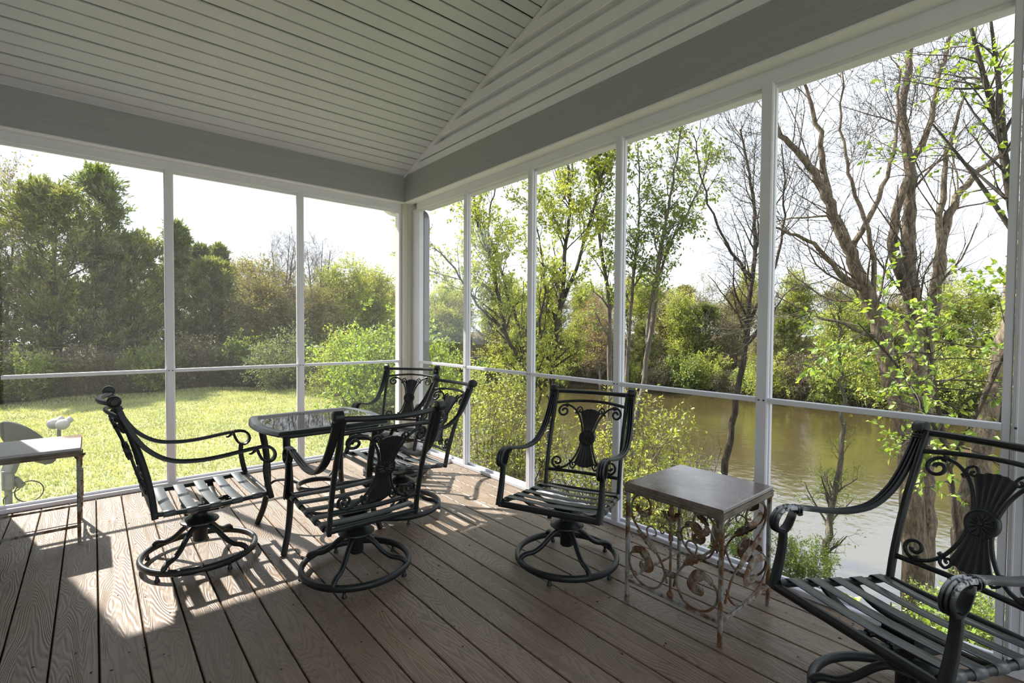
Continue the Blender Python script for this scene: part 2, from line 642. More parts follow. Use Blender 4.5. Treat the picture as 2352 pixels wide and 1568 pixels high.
def frame_wall(name, label, axis, plane, spans, wide, pane_mat, hi=Z_BEAM):
    """axis 'y': wall runs along x at y=plane; axis 'x': runs along y at x=plane. spans: list of (lo, hi) clear bays."""
    root = struct(link(name, None), label, 'wall')
    D = 0.05
    def B(s0, s1, z0, z1, d0=0.0, d1=D, bev=0.004):
        m_ = MB()
        if axis == 'y':
            m_.b2((s0, plane + d0, z0), (s1, plane + d1, z1), bev)
        else:
            m_.b2((plane + d0, s0, z0), (plane + d1, s1, z1), bev)
        return m_
    lo, hi_ = spans[0][0], spans[-1][1]
    sill = B(lo - 0.05, hi_ + 0.05, 0.0, 0.03, -0.004, 0.085)
    sill.build('sill', M['vinyl'], root)
    B(lo - 0.05, hi_ + 0.05, 0.03, 0.048, 0.028, 0.05, 0.002).build('sill_lip', M['vinyl'], root)
    B(lo - 0.05, hi_ + 0.05, Z_HEAD + 0.003, hi, 0.0, D).build('head_rail', M['vinyl'], root)
    B(lo - 0.05, hi_ + 0.05, Z_HEAD - 0.014, Z_HEAD + 0.02, 0.024, 0.046, 0.003).build('head_lip', M['vinyl'], root)
    B(lo - 0.05, hi_ + 0.05, hi - 0.022, hi - 0.019, -0.0015, 0.01, 0.0).build('head_seam', M['siding'], root)
    # mullions fill what lies between the bays
    for (a0, a1), (b0, b1) in zip(spans[:-1], spans[1:]):
        s0, s1 = a1, b0
        if s1 - s0 > 0.12:
            continue
        mu = B(s0, s1, 0.03, Z_HEAD + 0.012, -0.003, D, 0.006).build('mullion', M['vinyl'], root)
        for q0, q1 in ((s0 - 0.006, s0 + 0.004), (s1 - 0.004, s1 + 0.006)):
            B(q0, q1, 0.045, Z_HEAD, 0.02, 0.045, 0.002).build('stop_bead', M['vinyl'], mu)
        c_ = (s0 + s1) / 2
        for dx in (-0.012, 0.012):
            q = (c_ + dx, plane - 0.003, Z_MID - 0.012) if axis == 'y' else (plane - 0.003, c_ + dx, Z_MID - 0.012)
            screws(mu, [q], axis)
    for s0, s1 in spans:
        B(s0, s1, Z_MID - 0.026, Z_MID, 0.0, 0.035, 0.003).build('mid_rail', M['vinyl'], root)
        for z0, z1 in ((0.03, Z_MID - 0.02), (Z_MID - 0.006, Z_HEAD + 0.01)):
            B(s0 - 0.004, s1 + 0.004, z0, z1, 0.031, 0.0325, 0.0).build('pane', pane_mat, root)
    return root

hw = 0.0255
back = frame_wall('wall_back', 'white framed vinyl pane wall facing the lawn', 'y', YW,
                  [(-0.47, 0.464 - hw), (0.464 + hw, 1.457 - hw), (1.457 + hw, 2.442)], None, M['pane_b'])
MB().b2((2.442, YW - 0.002, 0.03), (2.475, YW + 0.05, Z_HEAD + 0.01), 0.004).build('jamb', M['vinyl'], back)
ys = [1.065, 1.970, 2.805, 3.665]
sp = [(-0.87, -0.05), (0.205, ys[0] - 0.029), (ys[0] + 0.029, ys[1] - 0.027), (ys[1] + 0.027, ys[2] - 0.026),
      (ys[2] + 0.026, ys[3] - 0.025), (ys[3] + 0.025, 4.485)]
right = frame_wall('wall_right', 'white framed vinyl pane wall facing the pond', 'x', XW, sp, None, M['pane_r'])
MB().b2((XW - 0.002, 4.485, 0.03), (XW + 0.05, 4.64, Z_HEAD + 0.01), 0.004).build('jamb', M['vinyl'], right)
# wide ribbed post near the camera, right edge of the view
wp = MB().b2((XW - 0.004, -0.05, 0.03), (XW + 0.06, 0.178, Z_HEAD + 0.02), 0.006).build('wide_post', M['vinyl'], right)
MB().b2((XW + 0.004, 0.182, 0.03), (XW + 0.05, 0.206, Z_HEAD + 0.02), 0.004).build('jamb', M['vinyl'], right)
for i in range(7):
    y_ = 0.165 - i * 0.029
    MB().b2((XW - 0.0065, y_ - 0.0035, 0.035), (XW + 0.0, y_ + 0.0035, Z_HEAD), 0.001).build('rib', M['vinyl'], wp)
screws(wp, [(XW - 0.007, 0.167, Z_MID - 0.01), (XW - 0.007, 0.128, Z_MID - 0.01), (XW - 0.007, 0.167, 0.06)], 'x')
MB().b2((XW - 0.004, YF, 0.03), (XW + 0.06, -0.88, Z_HEAD + 0.02), 0.006).build('end_panel', M['vinyl'], right)

# ---- corner post
cp = struct(MB().b2((XB, YB, 0.0), (2.70, 4.84, Z_BEAM), 0.008).build('trim_1', M['post']), 'cream corner post between the two framed walls', 'post')
MB().b2((XB - 0.006, YB + 0.05, 0.0), (XB + 0.01, YB + 0.062, Z_BEAM - 0.01), 0.002).build('corner_bead', M['post'], cp)
MB().b2((XB + 0.035, YB - 0.006, 0.0), (XB + 0.047, YB + 0.01, Z_BEAM - 0.01), 0.002).build('corner_bead', M['post'], cp)

# ---- beams (embossed cladding), their light under-strips, and the roof edge outside
bb = struct(MB().b2((XL, YB, Z_BEAM), (2.78, 4.85, Z_TOP)).build('trim_2', M['beam']), 'grey embossed beam above the lawn side wall', 'beam')
MB().b2((XL, YB - 0.004, Z_BEAM - 0.007), (XB, YW + 0.0, Z_BEAM + 0.006), 0.002).build('under_strip', M['siding'], bb)
MB().b2((XL, YW + 0.05, Z_HEAD + 0.043), (2.78, 4.85, Z_BEAM)).build('outer_fascia', M['vinyl'], bb)
br = struct(MB().b2((XB, YF, Z_BEAM), (2.78, YB, Z_TOP)).build('trim_3', M['beam']), 'grey embossed beam above the pond side wall', 'beam')
MB().b2((XB - 0.004, YF, Z_BEAM - 0.007), (XW, YB, Z_BEAM + 0.006), 0.002).build('under_strip', M['siding'], br)
MB().b2((XW + 0.05, YF, Z_HEAD + 0.043), (2.78, YB, Z_BEAM)).build('outer_fascia', M['vinyl'], br)

# ---- ceiling: sloping soffit boards, each its own piece
ce = MB()
ce.add([(XL, YB + 0.25, Z_TOP - SLOPE * 0.25 + 0.03), (2.85, YB + 0.25, Z_TOP - SLOPE * 0.25 + 0.03), (2.85, Y_RIDGE, Z_RIDGE + 0.03), (XL, Y_RIDGE, Z_RIDGE + 0.03),
        (XL, YB + 0.25, Z_TOP - SLOPE * 0.25 + 0.09), (2.85, YB + 0.25, Z_TOP - SLOPE * 0.25 + 0.09), (2.85, Y_RIDGE, Z_RIDGE + 0.09), (XL, Y_RIDGE, Z_RIDGE + 0.09)],
       [(0, 3, 2, 1), (4, 5, 6, 7), (0, 1, 5, 4), (2, 3, 7, 6), (0, 4, 7, 3), (1, 2, 6, 5)])
YE = 2 * Y_RIDGE - YB
ce.add([(XL, YE, Z_TOP + 0.03), (2.85, YE, Z_TOP + 0.03), (2.85, Y_RIDGE, Z_RIDGE + 0.03), (XL, Y_RIDGE, Z_RIDGE + 0.03),
        (XL, YE, Z_TOP + 0.09), (2.85, YE, Z_TOP + 0.09), (2.85, Y_RIDGE, Z_RIDGE + 0.09), (XL, Y_RIDGE, Z_RIDGE + 0.09)],
       [(0, 1, 2, 3), (4, 7, 6, 5), (0, 4, 5, 1), (2, 6, 7, 3), (0, 3, 7, 4), (1, 5, 6, 2)])
ceil = struct(ce.build('ceiling', M['groove']), 'pale soffit board ceiling sloping up from the beam', 'ceiling')
ang = math.atan(SLOPE)
PB = 0.0985
blen = 2.485 - XL
for wdt, nm in ((0.0825, 0), (0.0900, 1)):
    pr = [(-wdt / 2, 0.0), (wdt / 2, 0.0), (wdt / 2 + 0.002, 0.010), (wdt / 2, 0.014), (-wdt / 2, 0.014), (-wdt / 2 - 0.002, 0.010)]
    V = [(e * blen / 2, a, b) for e in (-1, 1) for a, b in pr]
    mm_ = MB().add(V, [(i, 6 + i, 6 + (i + 1) % 6, (i + 1) % 6) for i in range(6)] + [tuple(range(6)), tuple(range(11, 5, -1))]).mesh('soffit_board', M['soffit'])
    if nm == 0:
        sb0 = mm_
    else:
        sb1 = mm_
nb = int((YB - Y_RIDGE) * math.sqrt(1 + SLOPE ** 2) / PB)
for i in range(-1, nb + 1):
    d = 0.042 + PB * i
    if d < -0.02:
        continue
    c_, s_ = math.cos(ang), math.sin(ang)
    o = link('soffit_board', sb1 if i % 3 == 1 else sb0, ceil, ((XL + 2.485) / 2, YB - d * c_, Z_TOP + d * s_), (-ang, 0, 0))
for i in range(0, nb + 1):
    d = 0.042 + PB * i
    o = link('soffit_board', sb1 if i % 3 == 1 else sb0, ceil, ((XL + 2.485) / 2, YE + d * c_, Z_TOP + d * s_), (ang, 0, 0))
MB().b2((XL, YB - 0.012, Z_TOP - 0.004), (XB, YB + 0.0, Z_TOP + 0.004), 0.0).build('edge_trim', M['soffit'], ceil)

# ---- gable wall above the right beam: dutch-lap siding courses
gw = MB().add([(2.546, YF, Z_TOP - 0.01), (2.546, YB + 0.2, Z_TOP - 0.01), (2.546, YB + 0.2, Z_TOP + 0.02), (2.546, Y_RIDGE, Z_RIDGE + 0.02), (2.546, YF, Z_TOP + 0.05),
               (2.60, YF, Z_TOP - 0.01), (2.60, YB + 0.2, Z_TOP - 0.01), (2.60, YB + 0.2, Z_TOP + 0.02), (2.60, Y_RIDGE, Z_RIDGE + 0.02), (2.60, YF, Z_TOP + 0.05)],
              [(0, 4, 3, 2, 1), (5, 6, 7, 8, 9), (0, 1, 6, 5), (1, 2, 7, 6), (2, 3, 8, 7), (3, 4, 9, 8), (4, 0, 5, 9)]).build('wall_gable', M['groove'])
struct(gw, 'pale lap siding gable above the pond side beam', 'wall')
def course(z0, z1, first):
    # cross-section in (x, z); proud butt edge at the bottom, cove at the top
    fh = (z1 - z0)
    cs = [(2.545, z0), (2.479, z0), (2.477, z0 + 0.003), (2.4765, z0 + 0.006), (2.479, z0 + 0.009), (2.481, z0 + fh * 0.60), (2.484, z0 + fh * 0.61),
          (2.502, z0 + fh * 0.70), (2.522, z0 + fh * 0.79), (2.534, z0 + fh * 0.87), (2.536, z1 + 0.004), (2.545, z1 + 0.004)]
    if first:
        cs = [(2.545, z0), (2.478, z0), (2.478, z0 + fh * 0.80), (2.495, z0 + fh * 0.84), (2.52, z0 + fh * 0.92), (2.534, z1 + 0.004), (2.545, z1 + 0.004)]
    V, n_ = [], len(cs)
    for far in (0, 1):
        for x_, z_ in cs:
            yy = YB - (z_ - Z_TOP) / SLOPE + 0.02
            if far == 0:
                V.append((x_, min(yy, YB + 0.02), z_))
            else:
                V.append((x_, max(YF, 2 * Y_RIDGE - yy), z_))
    return MB().add(V, [(i, (i + 1) % n_, n_ + (i + 1) % n_, n_ + i) for i in range(n_)] + [tuple(range(n_ - 1, -1, -1)), tuple(range(n_, 2 * n_))])
zz = [2.836, 2.921] + [2.921 + 0.1283 * i for i in range(1, 9)]
for i, (a, b) in enumerate(zip(zz[:-1], zz[1:])):
    if YB - (a - Z_TOP) / SLOPE <= Y_RIDGE + 0.03:
        break
    course(a, b, i == 0).build('siding_course', M['siding'], gw)
# J-channel along the rake
yy0, yy1 = YB + 0.02, Y_RIDGE
for dz, th in ((-0.030, 0.030),):
    V = []
    for y_, z_ in ((yy0, Z_TOP - 0.006), (yy1, Z_RIDGE - 0.012)):
        for x_ in (2.462, 2.52):
            for h_ in (-0.026, 0.0):
                V.append((x_, y_, z_ + h_))
    MB().add(V, [(0, 1, 3, 2), (4, 6, 7, 5), (0, 4, 5, 1), (2, 3, 7, 6), (0, 2, 6, 4), (1, 5, 7, 3)]).build('rake_trim', M['vinyl'], gw)

# ---- walls out of view; the front pane wall is added to let in fill light
hl = struct(MB().b2((XL - 0.1, YF, -0.1), (XL, YW + 0.1, 4.1)).build('wall_left', M['siding']), 'pale house siding wall at the left end of the porch', 'wall')
hf = frame_wall('wall_front_added', 'unseen white framed pane wall added behind the viewer for fill light', 'y', YF - 0.06, [(XL + .05 + 1.03 * i, XL + 1.03 * i + 1.03) for i in range(5)], None, M['pane_r'])
hp = struct(MB().b2((XL, YW - 0.04, 0.0), (-0.495, YW + 0.16, Z_BEAM)).build('wall_back_solid', M['vinyl']), 'solid white wall section beside the lawn side panes', 'wall')

# ---- gutter outlet and downspout at the outside corner
ds = thing('downspout', 'grey ribbed downspout outside the corner post', 'downspout', (2.71, 4.645, 0))
def ribbed(w_, d_, n=5):
    pr = []
    for i in range(n * 2 + 1):
        pr.append((-w_ / 2 + w_ * i / (2 * n), d_ / 2 - (0.006 if i % 2 else 0)))
    for i in range(n * 2 + 1):
        pr.append((w_ / 2 - w_ * i / (2 * n), -d_ / 2 + (0.006 if i % 2 else 0)))
    return np.array(pr)[::-1]
M['alu'] = plain('grey_aluminium', (0.17, 0.17, 0.17), 0.45, 0.05)
M['alu_w'] = plain('white_aluminium', (0.68, 0.68, 0.66), 0.45, 0.05)
MB().sweep([(0, 0, -0.75), (0, 0, 1.0), (0, 0, 2.28)], ribbed(0.10, 0.075), up=(1, 0, 0)).build('pipe', M['alu'], ds)
MB().sweep(smooth([(0, 0, 2.25), (0, 0, 2.38), (0, 0.03, 2.46), (0, 0.12, 2.50)], 5), ribbed(0.104, 0.079), up=(1, 0, 0)).build('elbow', M['alu'], ds)
MB().b2((-0.045, -0.056, 1.37), (0.045, 0.056, 1.40), 0.004).build('strap', M['alu'], ds)
ge = thing('gutter_outlet', 'white ribbed gutter outlet beside the corner post', 'gutter', (2.42, 4.93, 2.50))
MB().sweep(smooth([(-0.02, 0.0, 0.16), (-0.015, 0, 0.10), (0.03, 0, 0.05), (0.12, -0.0, 0.03), (0.29, -0.06, 0.0)], 5), ribbed(0.10, 0.075), up=(0, 1, 0)).build('elbow', M['alu_w'], ge)

# =================================================================== SWIVEL ARMCHAIRS
PIV = 0.29
ST = np.array([(.30, -.220), (.345, -.222), (.45, -.234), (.60, -.264), (.71, -.296), (.85, -.342), (.915, -.368), (.95, -.382)])
def st_y(z):
    return np.interp(z, ST[:, 0], ST[:, 1])
def bow(z):
    return np.interp(z, [.40, .905], [.018, .052])
def back3(P):
    """(x, z) in the plane of the backrest -> 3-D, relative to the tilt pivot"""
    P = np.asarray(P, float)
    u_ = np.clip(np.abs(P[:, 0]) / .215, 0, 1)
    y = st_y(P[:, 1]) - bow(P[:, 1]) * (1 - u_ ** 2)
    return np.stack([P[:, 0], y, P[:, 1] - PIV], 1)

def spiral(c, r0, r1, a0, turns, n=22):
    t = np.linspace(0, 1, n)
    a = a0 + turns * 2 * math.pi * t
    r_ = r0 + (r1 - r0) * t ** 0.8
    return np.stack([c[0] + np.cos(a) * r_, c[1] + np.sin(a) * r_], 1)

def mesh_of(fn, mat, sm=50):
    b = MB()
    fn(b)
    return b.mesh('m', mat, sm)

CM = {}
def chair_meshes():
    I = M['iron']
    # --- base
    a = np.linspace(0, 2 * math.pi, 49)[:-1]
    ring = np.stack([np.cos(a) * .268, np.sin(a) * .268, np.full(48, .043)], 1)
    CM['ring'] = mesh_of(lambda b: b.sweep(ring, rect(.026, .034, .32), closed=True, up=(0, 0, 1)), I)
    CM['glide'] = mesh_of(lambda b: b.lathe([(.012, 0), (.013, .006), (.008, .012), (.008, .03)], 10), I)
    sp_ = smooth([(.02, 0, .178), (.06, 0, .176), (.10, 0, .150), (.145, 0, .108), (.19, 0, .083), (.232, 0, .078), (.258, 0, .066), (.268, 0, .046)], 4)
    CM['spoke'] = mesh_of(lambda b: b.sweep(sp_, flute(.0135, 8, .08)), I)
    def hub(b):
        b.lathe([(.030, .095), (.036, .10), (.036, .172), (.042, .178), (.042, .196), (.030, .198)], 20)
    CM['hub'] = mesh_of(hub, I)
    CM['disc'] = mesh_of(lambda b: b.lathe([(.05, .196), (.085, .200), (.092, .206), (.090, .212), (.070, .218), (.064, .226), (.045, .232), (.036, .240), (.034, .275)], 28), I)
    # --- tilt mechanism (relative to pivot)
    def mech(b):
        b.box((0, 0.0, -.012), (.13, .16, .03), .004)
        b.box((0, .035, .012), (.10, .05, .022), .004)
        for x in (-.035, .035):
            b.sweep([(x, .03, .0), (x, .16, .004)], circ(.006, 8))
            b.sweep([(x, .085, .002), (x, .145, .004)], flute(.013, 8, .25))
            b.lathe([(.012, 0), (.012, .022)], 8, (x, .165, -.012))
    CM['mech'] = mesh_of(mech, I)
    # bent support bars from rail to rail
    def bar(y):
        pts = smooth([(-.238, y, .052), (-.215, y, .035), (-.15, y, .008), (-.07, y, .0), (.07, y, .0), (.15, y, .008), (.215, y, .035), (.238, y, .052)], 3)
        return lambda b: b.sweep(pts, rect(.030, .010), up=(0, 0, 1))
    CM['bar0'] = mesh_of(bar(-.06), I)
    CM['bar1'] = mesh_of(bar(.09), I)
    # --- seat frame
    zs = .352 - PIV
    for s, nm in ((-1, 'L'), (1, 'R')):
        rail = smooth([(s * .222, -.222, zs + .002), (s * .232, -.10, zs - .006), (s * .242, .08, zs - .004), (s * .250, .284, zs + .006)], 4)
        CM['rail' + nm] = mesh_of(lambda b: b.sweep(rail, circ(.0125, 10)), I)
        stile = smooth([(s * .222, y, z - PIV) for z, y in [(.333, -.2215), (.38, -.226), (.45, -.234), (.55, -.252), (.65, -.276), (.75, -.308), (.85, -.342), (.912, -.366)]], 3)
        CM['stile' + nm] = mesh_of(lambda b: b.sweep(stile, rect(.020, .028, .25), up=(0, 1, 0)), I)
        post = smooth([(s * .266, .268, .545 - PIV), (s * .266, .264, .50 - PIV), (s * .266, .270, .44 - PIV), (s * .266, .280, .39 - PIV), (s * .266, .292, .335 - PIV)], 4)
        CM['post' + nm] = mesh_of(lambda b: b.sweep(post, ribs3(.030, .026), up=(0, -1, 0), scale=np.linspace(.85, 1.05, len(post))), I)
        arm = [(.247, -.366, .918), (.250, -.345, .860), (.254, -.320, .800), (.258, -.294, .746), (.262, -.256, .690), (.266, -.205, .644), (.268, -.155, .617), (.268, -.10, .604),
               (.267, -.02, .598), (.266, .06, .602), (.266, .14, .611), (.266, .217, .619), (.266, .262, .620), (.266, .295, .607), (.266, .313, .575), (.266, .305, .546), (.266, .278, .535),
               (.266, .252, .549), (.266, .234, .582), (.266, .226, .608)]
        apath = smooth([(s * x, y, z - PIV) for x, y, z in arm], 4)
        T = np.gradient(apath, axis=0)
        up = np.stack([np.zeros(len(apath)), -T[:, 2], T[:, 1]], 1)
        tt = np.linspace(0, 1, len(apath))
        scl = np.stack([np.interp(tt, [0, .35, .62, .8, 1], [1.0, .95, .9, 1.0, .8]), np.interp(tt, [0, .3, .6, 1], [1.25, 1.0, .8, .62])], 1)
        CM['arm' + nm] = (lambda ap, u_, sc: lambda mat: mesh_of(lambda b: b.sweep(ap, ribs3(.038, .019), up=u_, scale=sc), mat))(apath, up, scl)
        def clamp(b):
            for dy in (-.006, .006):
                b.sweep([(s * .266, .216 + dy - .003, .612 - PIV), (s * .266, .216 + dy + .003, .612 - PIV)], rect(.044, .030, .3), up=(0, 0, 1))
            b.sweep(smooth([(s * .266, .212, .604 - PIV), (s * .266, .196, .592 - PIV), (s * .266, .184, .593 - PIV)], 4), circ(.008, 6), scale=np.linspace(1, .5, 9), up=(1, 0, 0))
        CM['clamp' + nm] = mesh_of(clamp, M['iron'])
        def cap(b):
            c0 = np.array([s * .247, -.369, .922 - PIV])
            # scroll knob whose axis runs across the chair, with collar bands under it
            b.sweep([c0 + (-s * .018, 0, 0), c0 + (-s * .016, 0, 0), c0 + (s * .019, 0, 0), c0 + (s * .023, 0, 0)], circ(.027, 14), scale=[.8, 1, 1, .82])
            b.sweep([c0 + (s * .022, 0, 0), c0 + (s * .026, 0, 0)], circ(.017, 12), scale=[1, .8])
            d = np.array([0, .0255, -.058]) / np.linalg.norm((.0255, .058))
            for q in (.030, .040):
                b.sweep([c0 + d * q, c0 + d * (q + .007)], rect(.046, .032, .3), up=(0, 1, 0))
        CM['cap' + nm] = mesh_of(cap, I)
    CM['front'] = mesh_of(lambda b: b.sweep([(-.268, .289, zs - .008), (.268, .289, zs - .008)], rect(.024, .030, .25), up=(0, 0, 1)), I)
    CM['rear'] = mesh_of(lambda b: b.sweep([(-.222, -.222, zs - .002), (.222, -.222, zs - .002)], rect(.020, .026, .25), up=(0, 0, 1)), I)
    # --- straps wrap round the side rails
    for i, y in enumerate((-.165, -.070, .030, .130, .225)):
        hwid = np.interp(y, [-.222, .284], [.224, .250])
        zr = zs + np.interp(y, [-.222, -.1, .08, .284], [.002, -.006, -.004, .006])
        pts = [(-hwid - .002, y, zr - .0155), (-hwid - .012, y, zr - .010), (-hwid - .0155, y, zr), (-hwid - .011, y, zr + .011), (-hwid, y, zr + .0155)]
        pts += [(x, y, zr + .0155 - .010 * math.cos(x / hwid * math.pi / 2)) for x in np.linspace(-hwid * .9, hwid * .9, 7)]
        pts += [(-q[0], q[1], q[2]) for q in pts[4::-1]]
        CM['strap%d' % i] = mesh_of(lambda b: b.sweep(smooth(pts, 2), rect(.0030, .050, .1), up=(0, 1, 0)), M['strap'])
    # --- backrest
    xs = np.linspace(-.222, .222, 15)
    CM['toprail'] = mesh_of(lambda b: b.sweep(back3(np.stack([xs, np.full(15, .908)], 1)), flute(.0135, 8, .1), up=(0, 0, 1)), I)
    CM['archrail'] = mesh_of(lambda b: b.sweep(back3(np.stack([xs, .836 + .020 * (1 - (xs / .222) ** 2)], 1)), rect(.016, .017, .25), up=(0, 0, 1)), I)
    CM['lowrail'] = mesh_of(lambda b: b.sweep(back3(np.stack([xs, np.full(15, .442)], 1)), rect(.016, .018, .25), up=(0, 0, 1)), I)
    zc = .640
    def scroll(sx, sz):
        pts = [(-.034, .020), (-.040, .055), (-.055, .100), (-.080, .142), (-.112, .172), (-.145, .186)]
        spi = spiral((-.163, .148), .039, .010, R(72), 1.30)
        P = np.concatenate([smooth(pts, 4), spi])
        P = np.stack([P[:, 0] * -sx, zc + P[:, 1] * sz], 1)
        def fn(b):
            n_ = len(P)
            sc = np.interp(np.linspace(0, 1, n_), [0, .5, .85, 1], [.85, 1, .95, 1.15])
            b.sweep(back3(P), rect(.013, .015, .3), scale=sc, up=(0, 1, 0))
            # small leaf-curl branching towards the splat, with its binding band
            cur = np.concatenate([smooth([(-.086, .148), (-.084, .168), (-.068, .178), (-.056, .168)], 4), spiral((-.064, .155), .014, .005, R(55), -.9, 12)])
            cur = np.stack([cur[:, 0] * -sx, zc + cur[:, 1] * sz], 1)
            b.sweep(back3(cur), rect(.009, .012, .3), up=(0, 1, 0))
            q = back3(np.array([(.081 * sx, zc + .138 * sz), (.089 * sx, zc + .147 * sz)]))
            b.sweep(q, rect(.024, .021, .3), up=(0, 1, 0))
            q = back3(np.array([(.142 * sx, zc + .181 * sz), (.158 * sx, zc + .186 * sz)]))
            b.sweep(q, rect(.024, .024, .3), up=(0, 1, 0))
        return mesh_of(fn, I)
    for sx in (-1, 1):
        for sz in (-1, 1):
            CM['scroll%d%d' % (sx, sz)] = scroll(sx, sz)
    # hourglass splat with flutes and scalloped ends
    def splat(b):
        nz, nx = 25, 21
        V = []
        for side in (1, -1):
            for i in range(nz):
                tz = -1 + 2 * i / (nz - 1)
                wv = .022 + .040 * abs(tz) ** 1.5
                for j in range(nx):
                    tx = -1 + 2 * j / (nx - 1)
                    endr = .170 - .012 * tx * tx * 1.6 + .0035 * abs(math.sin((tx + 1) * 2.5 * math.pi)) - .0035
                    x = tx * wv
                    z = zc + tz * endr
                    fl = .0028 * abs(math.sin((tx + 1) * 2.5 * math.pi))
                    q = back3(np.array([(x, z)]))[0]
                    q[1] += side * (.0035 + fl)
                    V.append(q)
        Fc = []
        N = nz * nx
        for i in range(nz - 1):
            for j in range(nx - 1):
                a_ = i * nx + j
                Fc.append((a_, a_ + nx, a_ + nx + 1, a_ + 1))
                Fc.append((N + a_, N + a_ + 1, N + a_ + nx + 1, N + a_ + nx))
        bd = [i for i in range(nx)] + [i * nx + nx - 1 for i in range(1, nz)] + [(nz - 1) * nx + j for j in range(nx - 2, -1, -1)] + [i * nx for i in range(nz - 2, 0, -1)]
        for a_, c_ in zip(bd, bd[1:] + bd[:1]):
            Fc.append((a_, c_, N + c_, N + a_))
        b.add(V, Fc)
    CM['splat'] = mesh_of(splat, I, 40)
    def medal(b):
        c0 = back3(np.array([(0, zc)]))[0]
        tl = math.atan2(st_y(.70) - st_y(.58), .12)
        q = MB()
        q.lathe([(.030, -.011), (.047, -.009), (.049, -.004), (.049, .004), (.047, .009), (.030, .011)], 32)
        for sg in (1, -1):
            a_ = np.linspace(0, 2 * math.pi, 33)[:-1]
            q.sweep(np.stack([np.cos(a_) * .0455, np.sin(a_) * .0455, np.full(32, sg * .009)], 1), circ(.0035, 6), closed=True)
            for k_ in range(12):
                t_ = k_ * math.pi / 6
                pb = MB().blob((.0245, 0, 0), (.0165, .0055, .0045), 8)
                V = np.concatenate(pb.v)
                V = np.stack([V[:, 0] * math.cos(t_) - V[:, 1] * math.sin(t_), V[:, 0] * math.sin(t_) + V[:, 1] * math.cos(t_), V[:, 2] + sg * .0105], 1)
                q.add(V, pb.f)
            q.blob((0, 0, sg * .011), (.008, .008, .006), 10)
        V = np.concatenate(q.v)
        # disc axis z -> chair y, leaning with the backrest
        V = np.stack([V[:, 0], V[:, 2] + V[:, 1] * math.tan(tl), V[:, 1]], 1) + c0
        b.add(V, q.f)
    CM['medal'] = mesh_of(medal, I, 45)
chair_meshes()

def make_chair(label, x, y, face, tilt, worn=False):
    t = thing('swivel_armchair', label, 'chair', (x, y, 0), R(face - 90), 'charcoal swivel patio armchairs')
    def P(name, key, parent=None, upper=False, loc=(0, 0, 0), rz=0.0):
        me = CM[key]
        o = link(name, me, parent or t, loc, (0, 0, rz))
        if upper:
            o.location = (0, 0, PIV)
            o.rotation_euler = (R(tilt), 0, 0)
        return o
    rg = P('base_ring', 'ring')
    for k_ in range(5):
        a_ = R(20 + 72 * k_)
        P('glide', 'glide', rg, loc=(math.cos(a_) * .268, math.sin(a_) * .268, 0))
    for k_ in range(4):
        P('leg', 'spoke', rz=R(45 + 90 * k_))
    P('hub', 'hub')
    P('swivel_plate', 'disc')
    U = lambda n, k_: P(n, k_, upper=True)
    me_ = U('tilt_mechanism', 'mech')
    U('support_bar', 'bar0')
    U('support_bar', 'bar1')
    for nm in 'LR':
        U('seat_rail', 'rail' + nm)
        U('back_stile', 'stile' + nm)
        U('arm_post', 'post' + nm)
        key = 'arm%s_%d' % (nm, worn)
        if key not in CM:
            CM[key] = CM['arm' + nm](M['iron_w'] if worn else M['iron'])
        ar = U('armrest', key)
        link('clamp', CM['clamp' + nm], ar)
        link('scroll_cap', CM['cap' + nm], ar)
    U('front_rail', 'front')
    U('rear_rail', 'rear')
    for i in range(5):
        U('seat_strap', 'strap%d' % i)
    U('top_rail', 'toprail')
    U('arched_rail', 'archrail')
    U('lower_rail', 'lowrail')
    for sx in (-1, 1):
        for sz in (-1, 1):
            U('back_scroll', 'scroll%d%d' % (sx, sz))
    sp_ = U('splat', 'splat')
    link('medallion', CM['medal'], sp_)
    return t

make_chair('charcoal metal swivel armchair in profile at the lawn side of the glass table', .436, 3.144, 1.2, 0.2)
make_chair('charcoal metal swivel armchair seen from behind, nearest the glass table', 1.036, 2.459, 89.4, 4.5)
make_chair('charcoal metal swivel armchair in the corner in front of the cream post', 2.00, 3.886, 223.0, 4.4)
make_chair('charcoal metal swivel armchair facing the glass table, its back to the pond', 1.616, 3.088, 179.9, 6.6)
make_chair('charcoal metal swivel armchair standing alone left of the rusty side table', 1.950, 1.818, 202.9, 4.7)
make_chair('scuffed charcoal metal swivel armchair cut off at the right edge', 1.991, 0.351, 157.4, 4.4, True)

# =================================================================== GLASS-TOPPED TABLE
def mat_tableglass():
    m_, t = new_mat('smoked_table_glass')
    tr = nd(t, 'ShaderNodeBsdfTransparent')
    tr.inputs[0].default_value = (0.20, 0.21, 0.21, 1)
    gl = nd(t, 'ShaderNodeBsdfGlossy')
    gl.inputs['Roughness'].default_value = 0.015
    fr = nd(t, 'ShaderNodeFresnel')
    fr.inputs['IOR'].default_value = 2.4
    mx = nd(t, 'ShaderNodeMixShader')
    t.links.new(fr.outputs[0], mx.inputs[0])
    t.links.new(tr.outputs[0], mx.inputs[1])
    t.links.new(gl.outputs[0], mx.inputs[2])
    o = nd(t, 'ShaderNodeOutputMaterial')
    t.links.new(mx.outputs[0], o.inputs[0])
    return m_
M['tglass'] = mat_tableglass()
M['trim_t'] = plain('satin_charcoal_rim', (0.030, 0.035, 0.036), 0.30, 0.1, 20, metal=0.35)
TZ = .695
dt = thing('dining_table', 'square glass topped patio table with bowed charcoal rim', 'table', (1.08, 3.16, 0))
